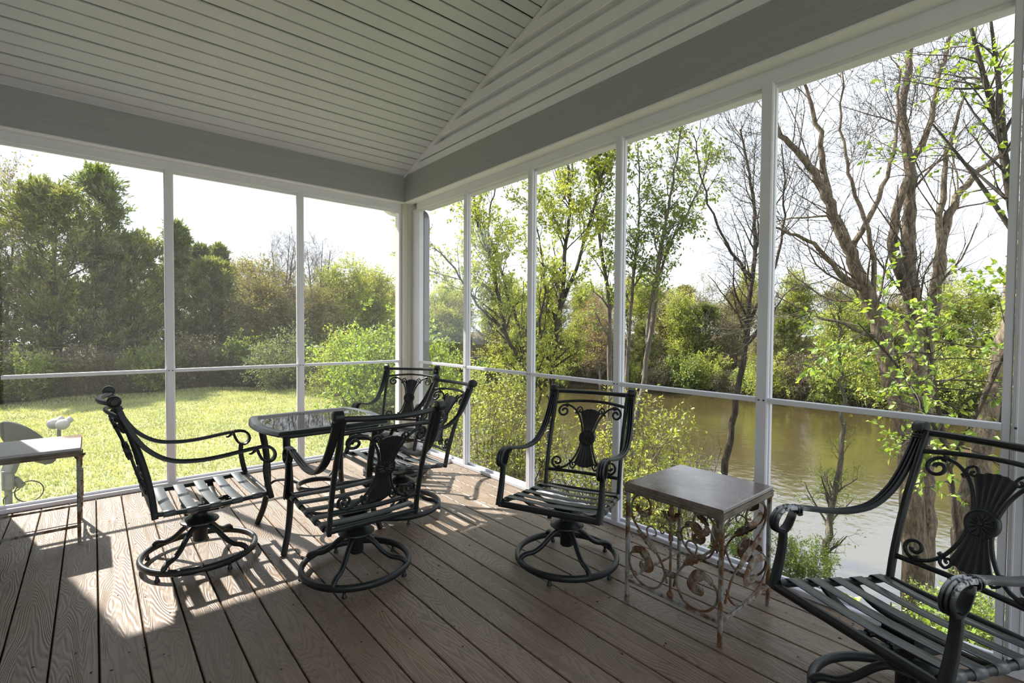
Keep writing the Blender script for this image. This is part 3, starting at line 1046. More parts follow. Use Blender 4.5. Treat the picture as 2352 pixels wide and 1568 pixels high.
def table_outline(hx, hy, bulge, n=12):
    P = []
    for i in range(n + 1):
        t = -1 + 2 * i / n
        P.append((hx + bulge * (1 - t * t), t * hy))
    for i in range(n + 1):
        t = 1 - 2 * i / n
        P.append((t * hx, hy + .010 * (1 - t * t)))
    for i in range(n + 1):
        t = 1 - 2 * i / n
        P.append((-hx - bulge * (1 - t * t), t * hy))
    for i in range(n + 1):
        t = -1 + 2 * i / n
        P.append((t * hx, -hy - .010 * (1 - t * t)))
    out = [P[0]]
    for q in P[1:]:
        if (q[0] - out[-1][0]) ** 2 + (q[1] - out[-1][1]) ** 2 > 1e-6:
            out.append(q)
    if (out[0][0] - out[-1][0]) ** 2 + (out[0][1] - out[-1][1]) ** 2 < 1e-6:
        out.pop()
    return np.array(out)
def scale_outline(P, d):
    c = P.copy()
    r_ = np.linalg.norm(c, axis=1)[:, None]
    return c * (1 - d / r_)
o0 = table_outline(.318, .318, .055)
o1 = scale_outline(o0, .055)
def rim(b):
    prof = [(0.0, -.018), (.004, -.026), (-.012, -.030), (-.055, -.012), (-.055, -.004), (-.050, -.001), (-.010, 0.0), (-.002, -.006), (.003, -.012)]
    V, n_ = [], len(o0)
    for d, z in prof:
        Q = scale_outline(o0, -d)
        V += [(q[0], q[1], TZ + z) for q in Q]
    Fc = []
    m_ = len(prof)
    for i in range(m_):
        k_ = (i + 1) % m_
        for j in range(n_):
            l_ = (j + 1) % n_
            Fc.append((i * n_ + j, k_ * n_ + j, k_ * n_ + l_, i * n_ + l_))
    b.add(V, Fc)
b_ = MB(); rim(b_); b_.build('rim', M['trim_t'], dt, sm=35)
b_ = MB()
Q = scale_outline(o0, .053)
n_ = len(Q)
b_.add([(q[0], q[1], TZ - .002) for q in Q] + [(q[0], q[1], TZ - .008) for q in Q],
       [tuple(range(n_)), tuple(range(2 * n_ - 1, n_ - 1, -1))] + [(j, n_ + j, n_ + (j + 1) % n_, (j + 1) % n_) for j in range(n_)])
b_.build('glass_top', M['tglass'], dt)
def tleg(sx, sy):
    pts = smooth([(.262, .262, TZ - .02), (.262, .262, .60), (.248, .248, .50), (.238, .238, .38), (.238, .238, .25), (.255, .255, .12), (.288, .288, .002)], 4)
    pts = [(x * sx, y * sy, z) for x, y, z in pts]
    return MB().sweep(pts, rect(.036, .030, .25), up=(sx, -sy, 0.0), scale=np.linspace(1.1, .9, len(pts)))
for sx in (-1, 1):
    for sy in (-1, 1):
        tleg(sx, sy).build('leg', M['iron'], dt, sm=40)
for sx, sy in ((1, 0), (-1, 0), (0, 1), (0, -1)):
    if sx:
        pts = [(sx * .275, -.27, TZ - .036), (sx * .275, .27, TZ - .036)]
    else:
        pts = [(-.27, sy * .275, TZ - .036), (.27, sy * .275, TZ - .036)]
    MB().sweep(pts, rect(.018, .026), up=(0, 0, 1)).build('apron_rail', M['iron'], dt)
# curved under-stretchers meeting in a ring
a = np.linspace(0, 2 * math.pi, 33)[:-1]
MB().sweep(np.stack([np.cos(a) * .12, np.sin(a) * .12, np.full(32, .27)], 1), rect(.018, .030, .3), closed=True, up=(0, 0, 1)).build('stretcher_ring', M['iron'], dt, sm=40)
for sx in (-1, 1):
    for sy in (-1, 1):
        pts = smooth([(.242 * sx, .242 * sy, .24), (.20 * sx, .20 * sy, .285), (.14 * sx, .14 * sy, .292), (.085 * sx, .085 * sy, .27)], 4)
        MB().sweep(pts, rect(.020, .014, .3), up=(0, 0, 1)).build('stretcher', M['iron'], dt, sm=40)

# =================================================================== RUSTY SCROLLWORK SIDE TABLES
PW, PH, PZ = .440, .410, .100
def uv(P):
    P = np.asarray(P, float)
    return np.stack([(P[:, 0] - .5) * PW, np.zeros(len(P)), PZ + P[:, 1] * PH], 1)
C1 = [(.215, .855), (.262, .885), (.250, .96), (.195, 1.0), (.125, 1.0), (.06, .935), (.030, .83), (.060, .70), (.144, .60), (.226, .53), (.336, .43), (.404, .33), (.438, .24), (.462, .14)]
C2 = [(.075, .345), (.028, .30), (.014, .22), (.045, .12), (.125, .035), (.235, .004), (.35, .04), (.418, .15), (.448, .27)]
LF2 = [(.060, .330), (.10, .375), (.17, .385), (.235, .335), (.262, .265), (.240, .205), (.185, .205), (.170, .250), (.200, .268)]
BR1 = [(.25, .50), (.235, .58), (.225, .655), (.275, .690), (.325, .665), (.330, .610), (.295, .595)]
LF1 = [(.345, .425), (.30, .475), (.245, .52), (.19, .555), (.12, .600)]
BUD = [(.135, .90), (.118, .865), (.150, .815), (.205, .800), (.262, .835), (.285, .88)]
def acanthus(b, path, wmax, off, side=1):
    P = smooth(uv(path), 5)
    n_ = len(P)
    T = np.gradient(P, axis=0)
    T /= np.linalg.norm(T, axis=1)[:, None]
    N = np.stack([-T[:, 2], np.zeros(n_), T[:, 0]], 1) * side
    tt = np.linspace(0, 1, n_)
    wv = wmax * np.interp(tt, [0, .15, .45, .75, 1], [.25, .75, 1, .6, .25]) * (1 + .16 * np.sin(tt * 26))
    cols = 9
    V = []
    for sg in (1, -1):
        for i in range(n_):
            for j in range(cols):
                u_ = -1 + 2 * j / (cols - 1)
                rid = .0035 * (1 if j % 2 else 0) * (1 - tt[i] * .4)
                V.append(P[i] + N[i] * u_ * wv[i] + np.array([0, (off - .012 * (1 - u_ * u_) + rid) + sg * .0012, 0]))
    Fc, NN = [], n_ * cols
    for i in range(n_ - 1):
        for j in range(cols - 1):
            a_ = i * cols + j
            Fc.append((a_, a_ + 1, a_ + cols + 1, a_ + cols))
            Fc.append((NN + a_, NN + a_ + cols, NN + a_ + cols + 1, NN + a_ + 1))
    bd = list(range(cols)) + [i * cols + cols - 1 for i in range(1, n_)] + [(n_ - 1) * cols + j for j in range(cols - 2, -1, -1)] + [i * cols for i in range(n_ - 2, 0, -1)]
    for a_, c_ in zip(bd, bd[1:] + bd[:1]):
        Fc.append((a_, NN + a_, NN + c_, c_))
    b.add(V, Fc)
def mir(P):
    return [(1 - x, y) for x, y in P]
PM = {}
def panel_meshes():
    def wires(b):
        for m2 in (lambda q: q, mir):
            b.sweep(smooth(uv(m2(C1)), 5), circ(.0052, 8), scale=None, up=(0, 1, 0))
            b.sweep(smooth(uv(m2(C2)), 5), circ(.0052, 8), up=(0, 1, 0))
            b.sweep(smooth(uv(m2(BR1)), 4), circ(.0040, 6), up=(0, 1, 0))
            b.sweep(smooth(uv(m2([(.5, .62), (.47, .70), (.41, .74), (.375, .70), (.40, .655), (.425, .68)])), 4), circ(.0034, 6), up=(0, 1, 0))
        b.sweep(uv([(.5, .05), (.5, .86)]), circ(.0055, 8))
        b.box((0, 0, PZ + .245 * PH), (.034, .020, .018), .003)
        b.box((0, 0, PZ + .64 * PH), (.018, .016, .022), .003)
    b = MB(); wires(b); PM['wires'] = b.mesh('scroll_panel', M['rust'], 50)
    for k_, pth, wv in (('lf2', LF2, .024), ('lf1', LF1, .020), ('bud', BUD, .015)):
        for s_, m2 in ((1, lambda q: q), (-1, mir)):
            b = MB(); acanthus(b, m2(pth), wv, -.004, s_); PM['%s%d' % (k_, s_)] = b.mesh('leaf', M['rust_leaf'], 60)
    def tulip(b):
        for k_ in range(6):
            a_ = k_ * math.pi / 3
            V, Fc = [], []
            n_, mth = 7, 5
            for i in range(n_):
                t = i / (n_ - 1)
                r_ = .006 + .030 * math.sin(t * 1.9) ** .8 + .016 * max(0, t - .7) / .3
                z = .052 * t - .016 * max(0, t - .72) / .28
                w_ = .5 * math.sin(.35 + t * 2.5) * (1 if t < .95 else .4)
                for j in range(mth):
                    u_ = -1 + 2 * j / (mth - 1)
                    V.append((r_ * math.cos(a_ + u_ * w_), .75 * r_ * math.sin(a_ + u_ * w_), PZ + .82 * PH + z - abs(u_) * .004))
            for i in range(n_ - 1):
                for j in range(mth - 1):
                    q = i * mth + j
                    Fc.append((q, q + 1, q + mth + 1, q + mth))
            b.add(V, Fc)
        b.blob((0, 0, PZ + .82 * PH + .042), (.013, .010, .030), 10)
    b = MB(); tulip(b); PM['tulip'] = b.mesh('tulip', M['rust_leaf'], 60)
    b = MB().blob((0, 0, PZ + .035 * PH), (.0155, .013, .017), 12); PM['ball'] = b.mesh('ball', M['rust'], 60)
def single(P):
    return [(1 - 2 * x, y) for x, y in P]
def panel_single():
    b = MB()
    b.sweep(smooth(uv(single(C1)), 5), circ(.0052, 8), up=(0, 1, 0))
    b.sweep(smooth(uv(single(C2)), 5), circ(.0052, 8), up=(0, 1, 0))
    b.sweep(smooth(uv(single(BR1)), 4), circ(.0040, 6), up=(0, 1, 0))
    PM['wires_s'] = b.mesh('scroll_panel', M['rust'], 50)
    for k_, pth, wv in (('lf2', LF2, .026), ('lf1', LF1, .022), ('bud', BUD, .017)):
        b = MB()
        acanthus(b, single(pth), wv, -.004, -1)
        PM[k_ + 's'] = b.mesh('leaf', M['rust_leaf'], 60)
panel_meshes()
panel_single()
def side_table(label, x, y, rz, panels, top_mat):
    t = thing('side_table', label, 'side table', (x, y, 0), R(rz), 'rusty scrollwork side tables')
    h = .226
    for sx in (-1, 1):
        for sy in (-1, 1):
            MB().b2((sx * h - .0085, sy * h - .0085, 0.0), (sx * h + .0085, sy * h + .0085, .515), .003).build('leg', M['rust_leg'], t)
    for k_ in range(4):
        st = MB().b2((-h + .008, -.0065, PZ - .014), (h - .008, .0065, PZ), .002).build('stretcher', M['rust_leg'], t)
        a_ = k_ * math.pi / 2
        st.location = (math.sin(a_) * h, -math.cos(a_) * h, 0)
        st.rotation_euler = (0, 0, a_)
    fr = MB()
    for k_ in range(4):
        a_ = k_ * math.pi / 2
        n_ = np.array([math.sin(a_), -math.cos(a_), 0])
        d_ = np.array([math.cos(a_), math.sin(a_), 0])
        fr.sweep([n_ * h + d_ * -(h + .012) + (0, 0, .519), n_ * h + d_ * (h + .012) + (0, 0, .519)], circ(.0135, 8), up=(0, 0, 1))
    fr.build('rim', M['rim'], t, sm=50)
    MB().b2((-.241, -.241, .530), (.241, .241, .538), .002).build('top_underlay', M['rim'], t)
    MB().b2((-.236, -.236, .538), (.236, .236, .555), .003).build('table_top', top_mat, t)
    for k_ in panels:
        a_ = k_ * math.pi / 2
        sg = k_ in (0, 2)
        pn = link('scroll_panel', PM['wires_s' if sg else 'wires'], t, (math.sin(a_) * (h), -math.cos(a_) * (h), 0), (0, 0, a_))
        for kk, nm in ((('lf2s', 'leaf'), ('lf1s', 'leaf'), ('buds', 'leaf')) if sg else (('lf21', 'leaf'), ('lf2-1', 'leaf'), ('lf11', 'leaf'), ('lf1-1', 'leaf'), ('bud1', 'leaf'), ('bud-1', 'leaf'), ('tulip', 'tulip'), ('ball', 'ball'))):
            link(nm, PM[kk], pn)
    return t
def mat_stone(name, c1, c2, c3, rough):
    m_, t = new_mat(name)
    v = coords(t)
    n = noise(t, v, 7, 6, 0.62, 1.2)
    c = ramp(t, n, [(0.3, c1), (0.52, c2), (0.75, c3)])
    # dried water stain with its own outline
    n2 = noise(t, v, 3.1, 3, 0.5, 0.6)
    st = ramp(t, n2, [(0.50, (1, 1, 1)), (0.53, (1.22, 1.2, 1.16)), (0.58, (1.08, 1.07, 1.05))])
    c = mixc(t, 1.0, c, st, 'MULTIPLY')
    rr = ramp(t, n2, [(0.45, (rough,) * 3), (0.6, (rough * 0.6,) * 3)])
    b = principled(t, c, rr, bump(t, noise(t, v, 90, 3), 0.04, 0.002))
    b.inputs['IOR'].default_value = 1.9
    return m_
M['slate'] = mat_stone('brown_stone_top', (0.105, 0.075, 0.064), (0.150, 0.112, 0.098), (0.19, 0.145, 0.13), 0.20)
side_table('brown stone topped side table with rusty leaf scrollwork beside the pond panes', 2.130, 1.160, 0, (0, 1, 3), M['slate'])
def mat_pale_stone():
    # pale grey over the brown stone, except at one corner
    m_, t = new_mat('pale_stone_top')
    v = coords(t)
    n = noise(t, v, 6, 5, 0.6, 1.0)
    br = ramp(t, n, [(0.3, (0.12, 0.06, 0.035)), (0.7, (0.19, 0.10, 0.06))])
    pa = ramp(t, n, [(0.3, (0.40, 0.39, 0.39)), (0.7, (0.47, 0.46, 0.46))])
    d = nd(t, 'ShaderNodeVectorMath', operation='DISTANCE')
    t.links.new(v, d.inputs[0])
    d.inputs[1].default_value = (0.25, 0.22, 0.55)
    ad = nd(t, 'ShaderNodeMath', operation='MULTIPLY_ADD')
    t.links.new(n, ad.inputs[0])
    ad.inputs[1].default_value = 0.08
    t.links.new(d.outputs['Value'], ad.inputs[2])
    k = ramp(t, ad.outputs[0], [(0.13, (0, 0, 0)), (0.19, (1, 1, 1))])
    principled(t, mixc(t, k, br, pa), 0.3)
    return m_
M['pale_stone'] = mat_pale_stone()
side_table('pale stone topped side table cut off at the left edge, on the sunlit boards', -.300, 4.045, 0, (1, 3), M['pale_stone'])

# =================================================================== OUTSIDE: ground, pond, dish
def shore(x, y):
    xn = 7.3 + np.maximum(0, y - 9) * .55 + .35 * np.sin(y * .9) + .2 * np.sin(y * 2.3 + 1)
    xf = 26 - np.maximum(0, y - 14) * .5 + .6 * np.sin(y * .5)
    return np.maximum(xn - x, x - xf)          # >0 on land
def gz(x, y):
    x, y = np.asarray(x, float), np.asarray(y, float)
    s = shore(x, y)
    xf = x > 16
    land = np.where(xf, -2.25 + .30 * s, -2.25 + .43 * s)
    hi = np.where(xf, .6, -.65)
    z = np.minimum(land, hi) + np.where(s < 0, .25 * s, 0)
    z = np.maximum(z, -3.2)
    return z + .05 * np.sin(x * .7 + y * .4) + .03 * np.sin(x * 1.9 - y * 1.3)

def np_mesh(name, V, Fs, mat, sm=False):
    me = bpy.data.meshes.new(name)
    V = np.asarray(V, np.float32)
    me.vertices.add(len(V))
    me.vertices.foreach_set('co', V.ravel())
    tot = np.concatenate([np.full(len(f), f.shape[1], np.int32) for f in Fs])
    idx = np.concatenate([f.ravel() for f in Fs]).astype(np.int32)
    me.loops.add(len(idx))
    me.loops.foreach_set('vertex_index', idx)
    me.polygons.add(len(tot))
    st = np.zeros(len(tot), np.int32)
    st[1:] = np.cumsum(tot)[:-1]
    me.polygons.foreach_set('loop_start', st)
    try:
        me.polygons.foreach_set('loop_total', tot)
    except Exception:
        pass
    if sm:
        me.polygons.foreach_set('use_smooth', np.ones(len(tot), bool))
    me.materials.append(mat)
    me.update(calc_edges=True)
    return me

def mat_ground():
    m_, t = new_mat('lawn_and_woodland_floor')
    v = coords(t, (1, 1, 1), 'World')
    gp = nd(t, 'ShaderNodeNewGeometry')
    s_ = nd(t, 'ShaderNodeSeparateXYZ')
    t.links.new(gp.outputs['Position'], s_.inputs[0])
    n1 = noise(t, v, 1.1, 5, 0.6)
    n2 = noise(t, v, 28, 4, 0.7)
    n3 = noise(t, v, 0.5, 3, 0.5)
    g = ramp(t, n2, [(0.28, (0.23, 0.25, 0.115)), (0.5, (0.31, 0.325, 0.165)), (0.75, (0.40, 0.40, 0.24))])
    g2 = ramp(t, n1, [(0.3, (0.8, 0.9, 0.75)), (0.7, (1.15, 1.08, 1.1))])
    g = mixc(t, 1.0, g, g2, 'MULTIPLY')
    f = ramp(t, noise(t, v, 7, 6, 0.7), [(0.3, (0.05, 0.036, 0.022)), (0.55, (0.11, 0.085, 0.05)), (0.75, (0.11, 0.12, 0.04))])
    # lawn stops at the wood edge (y) and at the top of the bank (z)
    def edge(sock, a, b, k):
        ad = nd(t, 'ShaderNodeMath', operation='MULTIPLY_ADD')
        t.links.new(n3, ad.inputs[0])
        ad.inputs[1].default_value = k
        t.links.new(sock, ad.inputs[2])
        mr = nd(t, 'ShaderNodeMapRange')
        mr.inputs['From Min'].default_value = a
        mr.inputs['From Max'].default_value = b
        t.links.new(ad.outputs[0], mr.inputs['Value'])
        return mr.outputs[0]
    e1 = edge(s_.outputs[1], 16.6, 17.6, 2.0)
    e2 = edge(s_.outputs[2], -0.70, -1.15, 0.25)
    e3 = edge(s_.outputs[0], 9.5, 10.5, 1.5)
    mx0 = nd(t, 'ShaderNodeMath', operation='MAXIMUM')
    t.links.new(e1, mx0.inputs[0])
    t.links.new(e3, mx0.inputs[1])
    mxx = nd(t, 'ShaderNodeMath', operation='MAXIMUM')
    t.links.new(mx0.outputs[0], mxx.inputs[0])
    t.links.new(e2, mxx.inputs[1])
    c = mixc(t, mxx.outputs[0], g, f)
    principled(t, c, 0.95, bump(t, n2, 0.7, 0.05), spec=0.1)
    return m_
M['ground'] = mat_ground()
gx = np.concatenate([np.linspace(-30, -4, 20), np.linspace(-3.5, 14, 72), np.linspace(15, 60, 40)])
gy = np.concatenate([np.linspace(-30, -3, 20), np.linspace(-2.5, 24, 90), np.linspace(25, 70, 34)])
GX, GY = np.meshgrid(gx, gy)
GZ = gz(GX, GY)
# keep the soil below the deck
under = (GX < 2.75) & (GY < 4.9)
GZ = np.where(under, np.minimum(GZ, -.75), GZ)
nx_, ny_ = len(gx), len(gy)
ii = (np.arange(ny_ - 1)[:, None] * nx_ + np.arange(nx_ - 1)[None, :]).ravel()
gq = np.stack([ii, ii + 1, ii + nx_ + 1, ii + nx_], 1)
gr = link('ground', np_mesh('ground', np.stack([GX.ravel(), GY.ravel(), GZ.ravel()], 1), [gq], M['ground'], True))
struct(gr, 'bright lawn running down to the wooded pond bank', 'ground')

def mat_water():
    m_, t = new_mat('murky_pond_water')
    v = coords(t, (1, 1, 1), 'World')
    n = noise(t, v, 0.35, 4, 0.6, 0.8)
    sc = noise(t, v, 9, 5, 0.75, 0.5)
    c = ramp(t, n, [(0.3, (0.034, 0.025, 0.009)), (0.7, (0.052, 0.040, 0.014))])
    # drifting scum and fallen petals
    big = ramp(t, noise(t, v, 0.8, 3, 0.55, 1.0), [(0.50, (0, 0, 0)), (0.64, (1, 1, 1))])
    fl = ramp(t, sc, [(0.60, (0, 0, 0)), (0.68, (1, 1, 1))])
    mk = mixc(t, 1.0, big, fl, 'MULTIPLY')
    k = nd(t, 'ShaderNodeMath', operation='MULTIPLY')
    k.inputs[1].default_value = 0.75
    t.links.new(mk, k.inputs[0])
    c = mixc(t, k.outputs[0], c, (0.16, 0.145, 0.06))
    rp = noise(t, coords(t, (1, 1, 1), 'World'), 3.5, 3, 0.5)
    b = principled(t, c, 0.12, bump(t, rp, 0.22, 0.05))
    b.inputs['IOR'].default_value = 3.0
    return m_
M['water'] = mat_water()
wv_ = MB().add([(6.0, -30, -2.3), (40, -30, -2.3), (40, 45, -2.3), (6.0, 45, -2.3)], [(0, 1, 2, 3)]).build('pond', M['water'])
struct(wv_, 'murky olive pond reflecting the sky beyond the right panes', 'pond')

# ---- grass blades on the lawn
rg = np.random.default_rng(5)
NB = 110000
bx = rg.uniform(-5.5, 8.0, NB * 2)
by = 4.95 + 12.3 * rg.random(NB * 2) ** 1.25
ok = (gz(bx, by) > -.95)
bx, by = bx[ok][:NB], by[ok][:NB]
bz = gz(bx, by)
nb_ = len(bx)
hgt = rg.uniform(.025, .06, nb_)
aa = rg.uniform(0, 2 * math.pi, nb_)
wd = rg.uniform(.004, .009, nb_) * (1 + by * .05)
lean = rg.normal(0, .45, (nb_, 2)) * hgt[:, None]
V = np.zeros((nb_, 3, 3))
V[:, 0] = np.stack([bx - np.cos(aa) * wd, by - np.sin(aa) * wd, bz - .004], 1)
V[:, 1] = np.stack([bx + np.cos(aa) * wd, by + np.sin(aa) * wd, bz - .004], 1)
V[:, 2] = np.stack([bx + lean[:, 0], by + lean[:, 1], bz + hgt], 1)
M['blade'] = mat_leaf('grass_blade', (0.32, 0.36, 0.155), (0.365, 0.39, 0.18), (0.41, 0.42, 0.215), 0.45, 0.6, 1.2)
go = link('lawn_grass', np_mesh('lawn_grass', V.reshape(-1, 3), [np.arange(nb_ * 3).reshape(-1, 3)], M['blade']))
go['kind'] = 'stuff'
go['label'] = 'short sunlit grass of the lawn behind the left panes'
go['category'] = 'grass'

# ---- satellite dish on its post
M['dish'] = plain('grey_dish_paint', (0.055, 0.057, 0.056), 0.7, 0.05, spec=0.1)
M['lnb'] = plain('white_plastic', (0.36, 0.355, 0.34), 0.4, 0.04)
M['galv'] = plain('galvanised_post', (0.15, 0.155, 0.15), 0.6, 0.1, 20, spec=0.2)
M['cable'] = plain('black_cable', (0.02, 0.02, 0.02), 0.5)
DX, DY = -.56, 5.9
sdh = thing('satellite_dish', 'grey satellite dish on a post standing on the lawn', 'satellite dish', (DX, DY, -.64))
MB().sweep([(0, 0, -.1), (0, 0, .60)], circ(.024, 12)).build('post', M['galv'], sdh, sm=50)
az = R(35)
dn_ = np.array([math.cos(az) * .86, math.sin(az) * .86, .52])
dn_ /= np.linalg.norm(dn_)
ax1 = np.array([-math.sin(az), math.cos(az), 0])
ax2 = np.cross(dn_, ax1)
dc = np.array([.06, .05, .84])
def dish(b):
    nr, na = 8, 40
    V = []
    for side in (0, 1):
        for i in range(nr + 1):
            for j in range(na):
                r_ = i / nr
                t_ = 2 * math.pi * j / na
                V.append(dc + ax1 * .275 * r_ * math.cos(t_) + ax2 * .25 * r_ * math.sin(t_) + dn_ * (.075 * r_ * r_ - (.006 if side else 0) + (.004 if (i == nr and not side) else 0)))
    Fc, NN = [], (nr + 1) * na
    for i in range(nr):
        for j in range(na):
            k_ = (j + 1) % na
            Fc.append((i * na + j, i * na + k_, (i + 1) * na + k_, (i + 1) * na + j))
            Fc.append((NN + i * na + j, NN + (i + 1) * na + j, NN + (i + 1) * na + k_, NN + i * na + k_))
    for j in range(na):
        k_ = (j + 1) % na
        Fc.append((nr * na + j, nr * na + k_, NN + nr * na + k_, NN + nr * na + j))
    b.add(V, Fc)
b_ = MB(); dish(b_); b_.build('reflector', M['dish'], sdh, sm=40)
b_ = MB()
b_.box((.0, .0, .60), (.075, .075, .16), .01)
b_.sweep([(.0, 0, .66), tuple(dc - dn_ * .012)], rect(.10, .07, .2), up=(0, 0, 1))
b_.sweep([(.03, .02, .60), (.075, .05, .52)], rect(.06, .05, .2), up=(0, 0, 1))
b_.build('mount_bracket', M['galv'], sdh)
foot = dc - ax2 * -.245
low = dc + ax2 * (-.25 if ax2[2] > 0 else .25) + dn_ * .07
tip = dc + dn_ * .36 + np.array([0, 0, -.02])
b_ = MB().sweep(smooth([low, low + dn_ * .12 + (0, 0, .02), tip - (0, 0, .06), tip], 4), rect(.028, .022, .2), up=(0, 0, 1))
b_.build('feed_arm', M['galv'], sdh)
for k_, off in enumerate((-.06, .05)):
    b_ = MB()
    c0 = tip + ax1 * off
    b_.blob(c0 - dn_ * .01, (.052, .052, .050), 14)
    b_.sweep([c0, c0 + dn_ * .07], circ(.030, 12))
    b_.build('feed_horn', M['lnb'], sdh, sm=45)
b_ = MB().sweep(np.array([tip + ax1 * -.09, tip + ax1 * .13]), rect(.03, .04, .2), up=(0, 0, 1))
b_.build('feed_bar', M['galv'], sdh)
a = np.linspace(0, 2 * math.pi, 29)[:-1]
MB().sweep(np.stack([.125 + np.cos(a) * .09, np.full(28, .02), .47 + np.sin(a) * .09], 1), circ(.005, 6), closed=True).build('cable_loop', M['cable'], sdh)
MB().sweep(smooth([(.09, .03, .55), (.06, .02, .50), (-.02, -.028, .46), (-.03, 0, .40)], 4), circ(.004, 6)).build('cable_tie', M['cable'], sdh)

# =================================================================== OUTSIDE: trees
def level(rg, P, Rr, per, t0, t1, ang, length, npts, wob, trop, rr, prof=None, rmin=.002, angv=.2, lv=.3):
    N, n = P.shape[:2]
    idx = np.repeat(np.arange(N), per)
    t = rg.uniform(t0, t1, len(idx))
    f = t * (n - 1)
    i0 = np.minimum(f.astype(int), n - 2)
    fr = (f - i0)[:, None]
    A, B = P[idx, i0], P[idx, i0 + 1]
    pos = A * (1 - fr) + B * fr
    T = B - A
    T /= np.linalg.norm(T, axis=1)[:, None] + 1e-9
    pr = rg.normal(size=T.shape)
    pr -= T * (pr * T).sum(1)[:, None]
    pr /= np.linalg.norm(pr, axis=1)[:, None] + 1e-9
    an = ang + rg.normal(0, angv, len(idx))
    d = T * np.cos(an)[:, None] + pr * np.sin(an)[:, None]
    r0 = (Rr[idx, i0] * (1 - fr[:, 0]) + Rr[idx, i0 + 1] * fr[:, 0]) * rr
    r0 = np.maximum(r0 * rg.uniform(.7, 1.1, len(idx)), rmin)
    Ln = length * rg.uniform(1 - lv, 1 + lv, len(idx))
    if prof is not None:
        Ln = Ln * prof(t)
    Q = np.zeros((len(idx), npts, 3))
    Q[:, 0] = pos
    for i in range(1, npts):
        d = d + rg.normal(0, wob, d.shape) + np.array([0, 0, trop])
        d /= np.linalg.norm(d, axis=1)[:, None]
        Q[:, i] = Q[:, i - 1] + d * (Ln / (npts - 1))[:, None]
    RR = np.maximum(r0[:, None] * np.linspace(1, .3, npts)[None, :], rmin * .6)
    return Q, RR

def tubes(sets):
    """sets: list of (P (N,n,3), R (N,n), sides) -> V, quads"""
    Vs, Fs, off = [], [], 0
    for P, Rr, k in sets:
        N, n = P.shape[:2]
        if N == 0:
            continue
        T = np.gradient(P, axis=1)
        T /= np.linalg.norm(T, axis=2)[..., None] + 1e-9
        ref = np.where(np.abs(T[:, :1, 2:3]) < .85, np.array([0, 0, 1.0]), np.array([1.0, 0, 0]))
        nn = ref - T * (ref * T).sum(2)[..., None]
        nn /= np.linalg.norm(nn, axis=2)[..., None] + 1e-9
        bb = np.cross(T, nn)
        a = np.arange(k) * 2 * math.pi / k
        V = P[:, :, None] + Rr[:, :, None, None] * (np.cos(a)[None, None, :, None] * nn[:, :, None] + np.sin(a)[None, None, :, None] * bb[:, :, None])
        base = off + (np.arange(N)[:, None, None] * n + np.arange(n - 1)[None, :, None]) * k
        j = np.arange(k)[None, None, :]
        j2 = (np.arange(k) + 1) % k
        F_ = np.stack(np.broadcast_arrays(base + j, base + j2[None, None], base + k + j2[None, None], base + k + j), -1).reshape(-1, 4)
        Vs.append(V.reshape(-1, 3))
        Fs.append(F_)
        off += N * n * k
    return np.concatenate(Vs), [np.concatenate(Fs)]

def leaves(rg, pos, d, size, asp=.5, spread=.8, droop=0.0, sv=.35, fold=.25):
    n = len(pos)
    a = d + rg.normal(0, spread, (n, 3)) + np.array([0, 0, -droop])
    a /= np.linalg.norm(a, axis=1)[:, None] + 1e-9
    u = rg.normal(size=(n, 3)) + np.array([0, 0, 1.2])
    b = np.cross(a, u)
    b /= np.linalg.norm(b, axis=1)[:, None] + 1e-9
    nm = np.cross(b, a)
    s = (size * rg.uniform(1 - sv, 1 + sv, n))[:, None]
    V = np.zeros((n, 4, 3))
    V[:, 0] = pos
    V[:, 1] = pos + a * s * .48 + b * s * asp * .5 + nm * s * fold * asp
    V[:, 2] = pos + a * s
    V[:, 3] = pos + a * s * .48 - b * s * asp * .5 + nm * s * fold * asp
    q = np.arange(n)[:, None] * 4
    F_ = np.concatenate([q + np.array([0, 1, 2]), q + np.array([0, 2, 3])])
    return V.reshape(-1, 3), [F_]

def along(rg, P, per, t0=.2, t1=1.0, jit=.0):
    N, n = P.shape[:2]
    idx = np.repeat(np.arange(N), per)
    f = rg.uniform(t0, t1, len(idx)) * (n - 1)
    i0 = np.minimum(f.astype(int), n - 2)
    fr = (f - i0)[:, None]
    A, B = P[idx, i0], P[idx, i0 + 1]
    T = B - A
    T /= np.linalg.norm(T, axis=1)[:, None] + 1e-9
    p = A * (1 - fr) + B * fr
    if jit:
        p = p + rg.normal(0, jit, p.shape)
    return p, T

def poly(pts, r0, r1, n=None, k=4):
    P = smooth(pts, k)
    return P[None], np.linspace(r0, r1, len(P))[None]

M['bark'] = mat_bark('furrowed_bark', (0.055, 0.042, 0.030), (0.30, 0.235, 0.165), 30)
M['bark_d'] = mat_bark('dark_bark', (0.030, 0.024, 0.019), (0.105, 0.085, 0.065), 20)
M['bark_g'] = mat_bark('grey_twig_bark', (0.070, 0.058, 0.046), (0.21, 0.18, 0.145), 12)
M['twig'] = plain('brown_twig', (0.135, 0.105, 0.080), 0.9, 0.35, 2.5)
M['twig_d'] = plain('dark_twig', (0.060, 0.048, 0.038), 0.9, 0.35, 2.5)
M['l_cedar'] = mat_leaf('cedar_sprays', (0.072, 0.112, 0.036), (0.130, 0.180, 0.054), (0.22, 0.25, 0.085), 0.5)
M['l_cedar2'] = mat_leaf('cedar_sprays_olive', (0.098, 0.134, 0.038), (0.165, 0.198, 0.058), (0.265, 0.268, 0.092), 0.5)
M['l_young'] = mat_leaf('young_yellow_green_leaf', (0.24, 0.29, 0.05), (0.36, 0.42, 0.08), (0.48, 0.52, 0.13), 0.5)
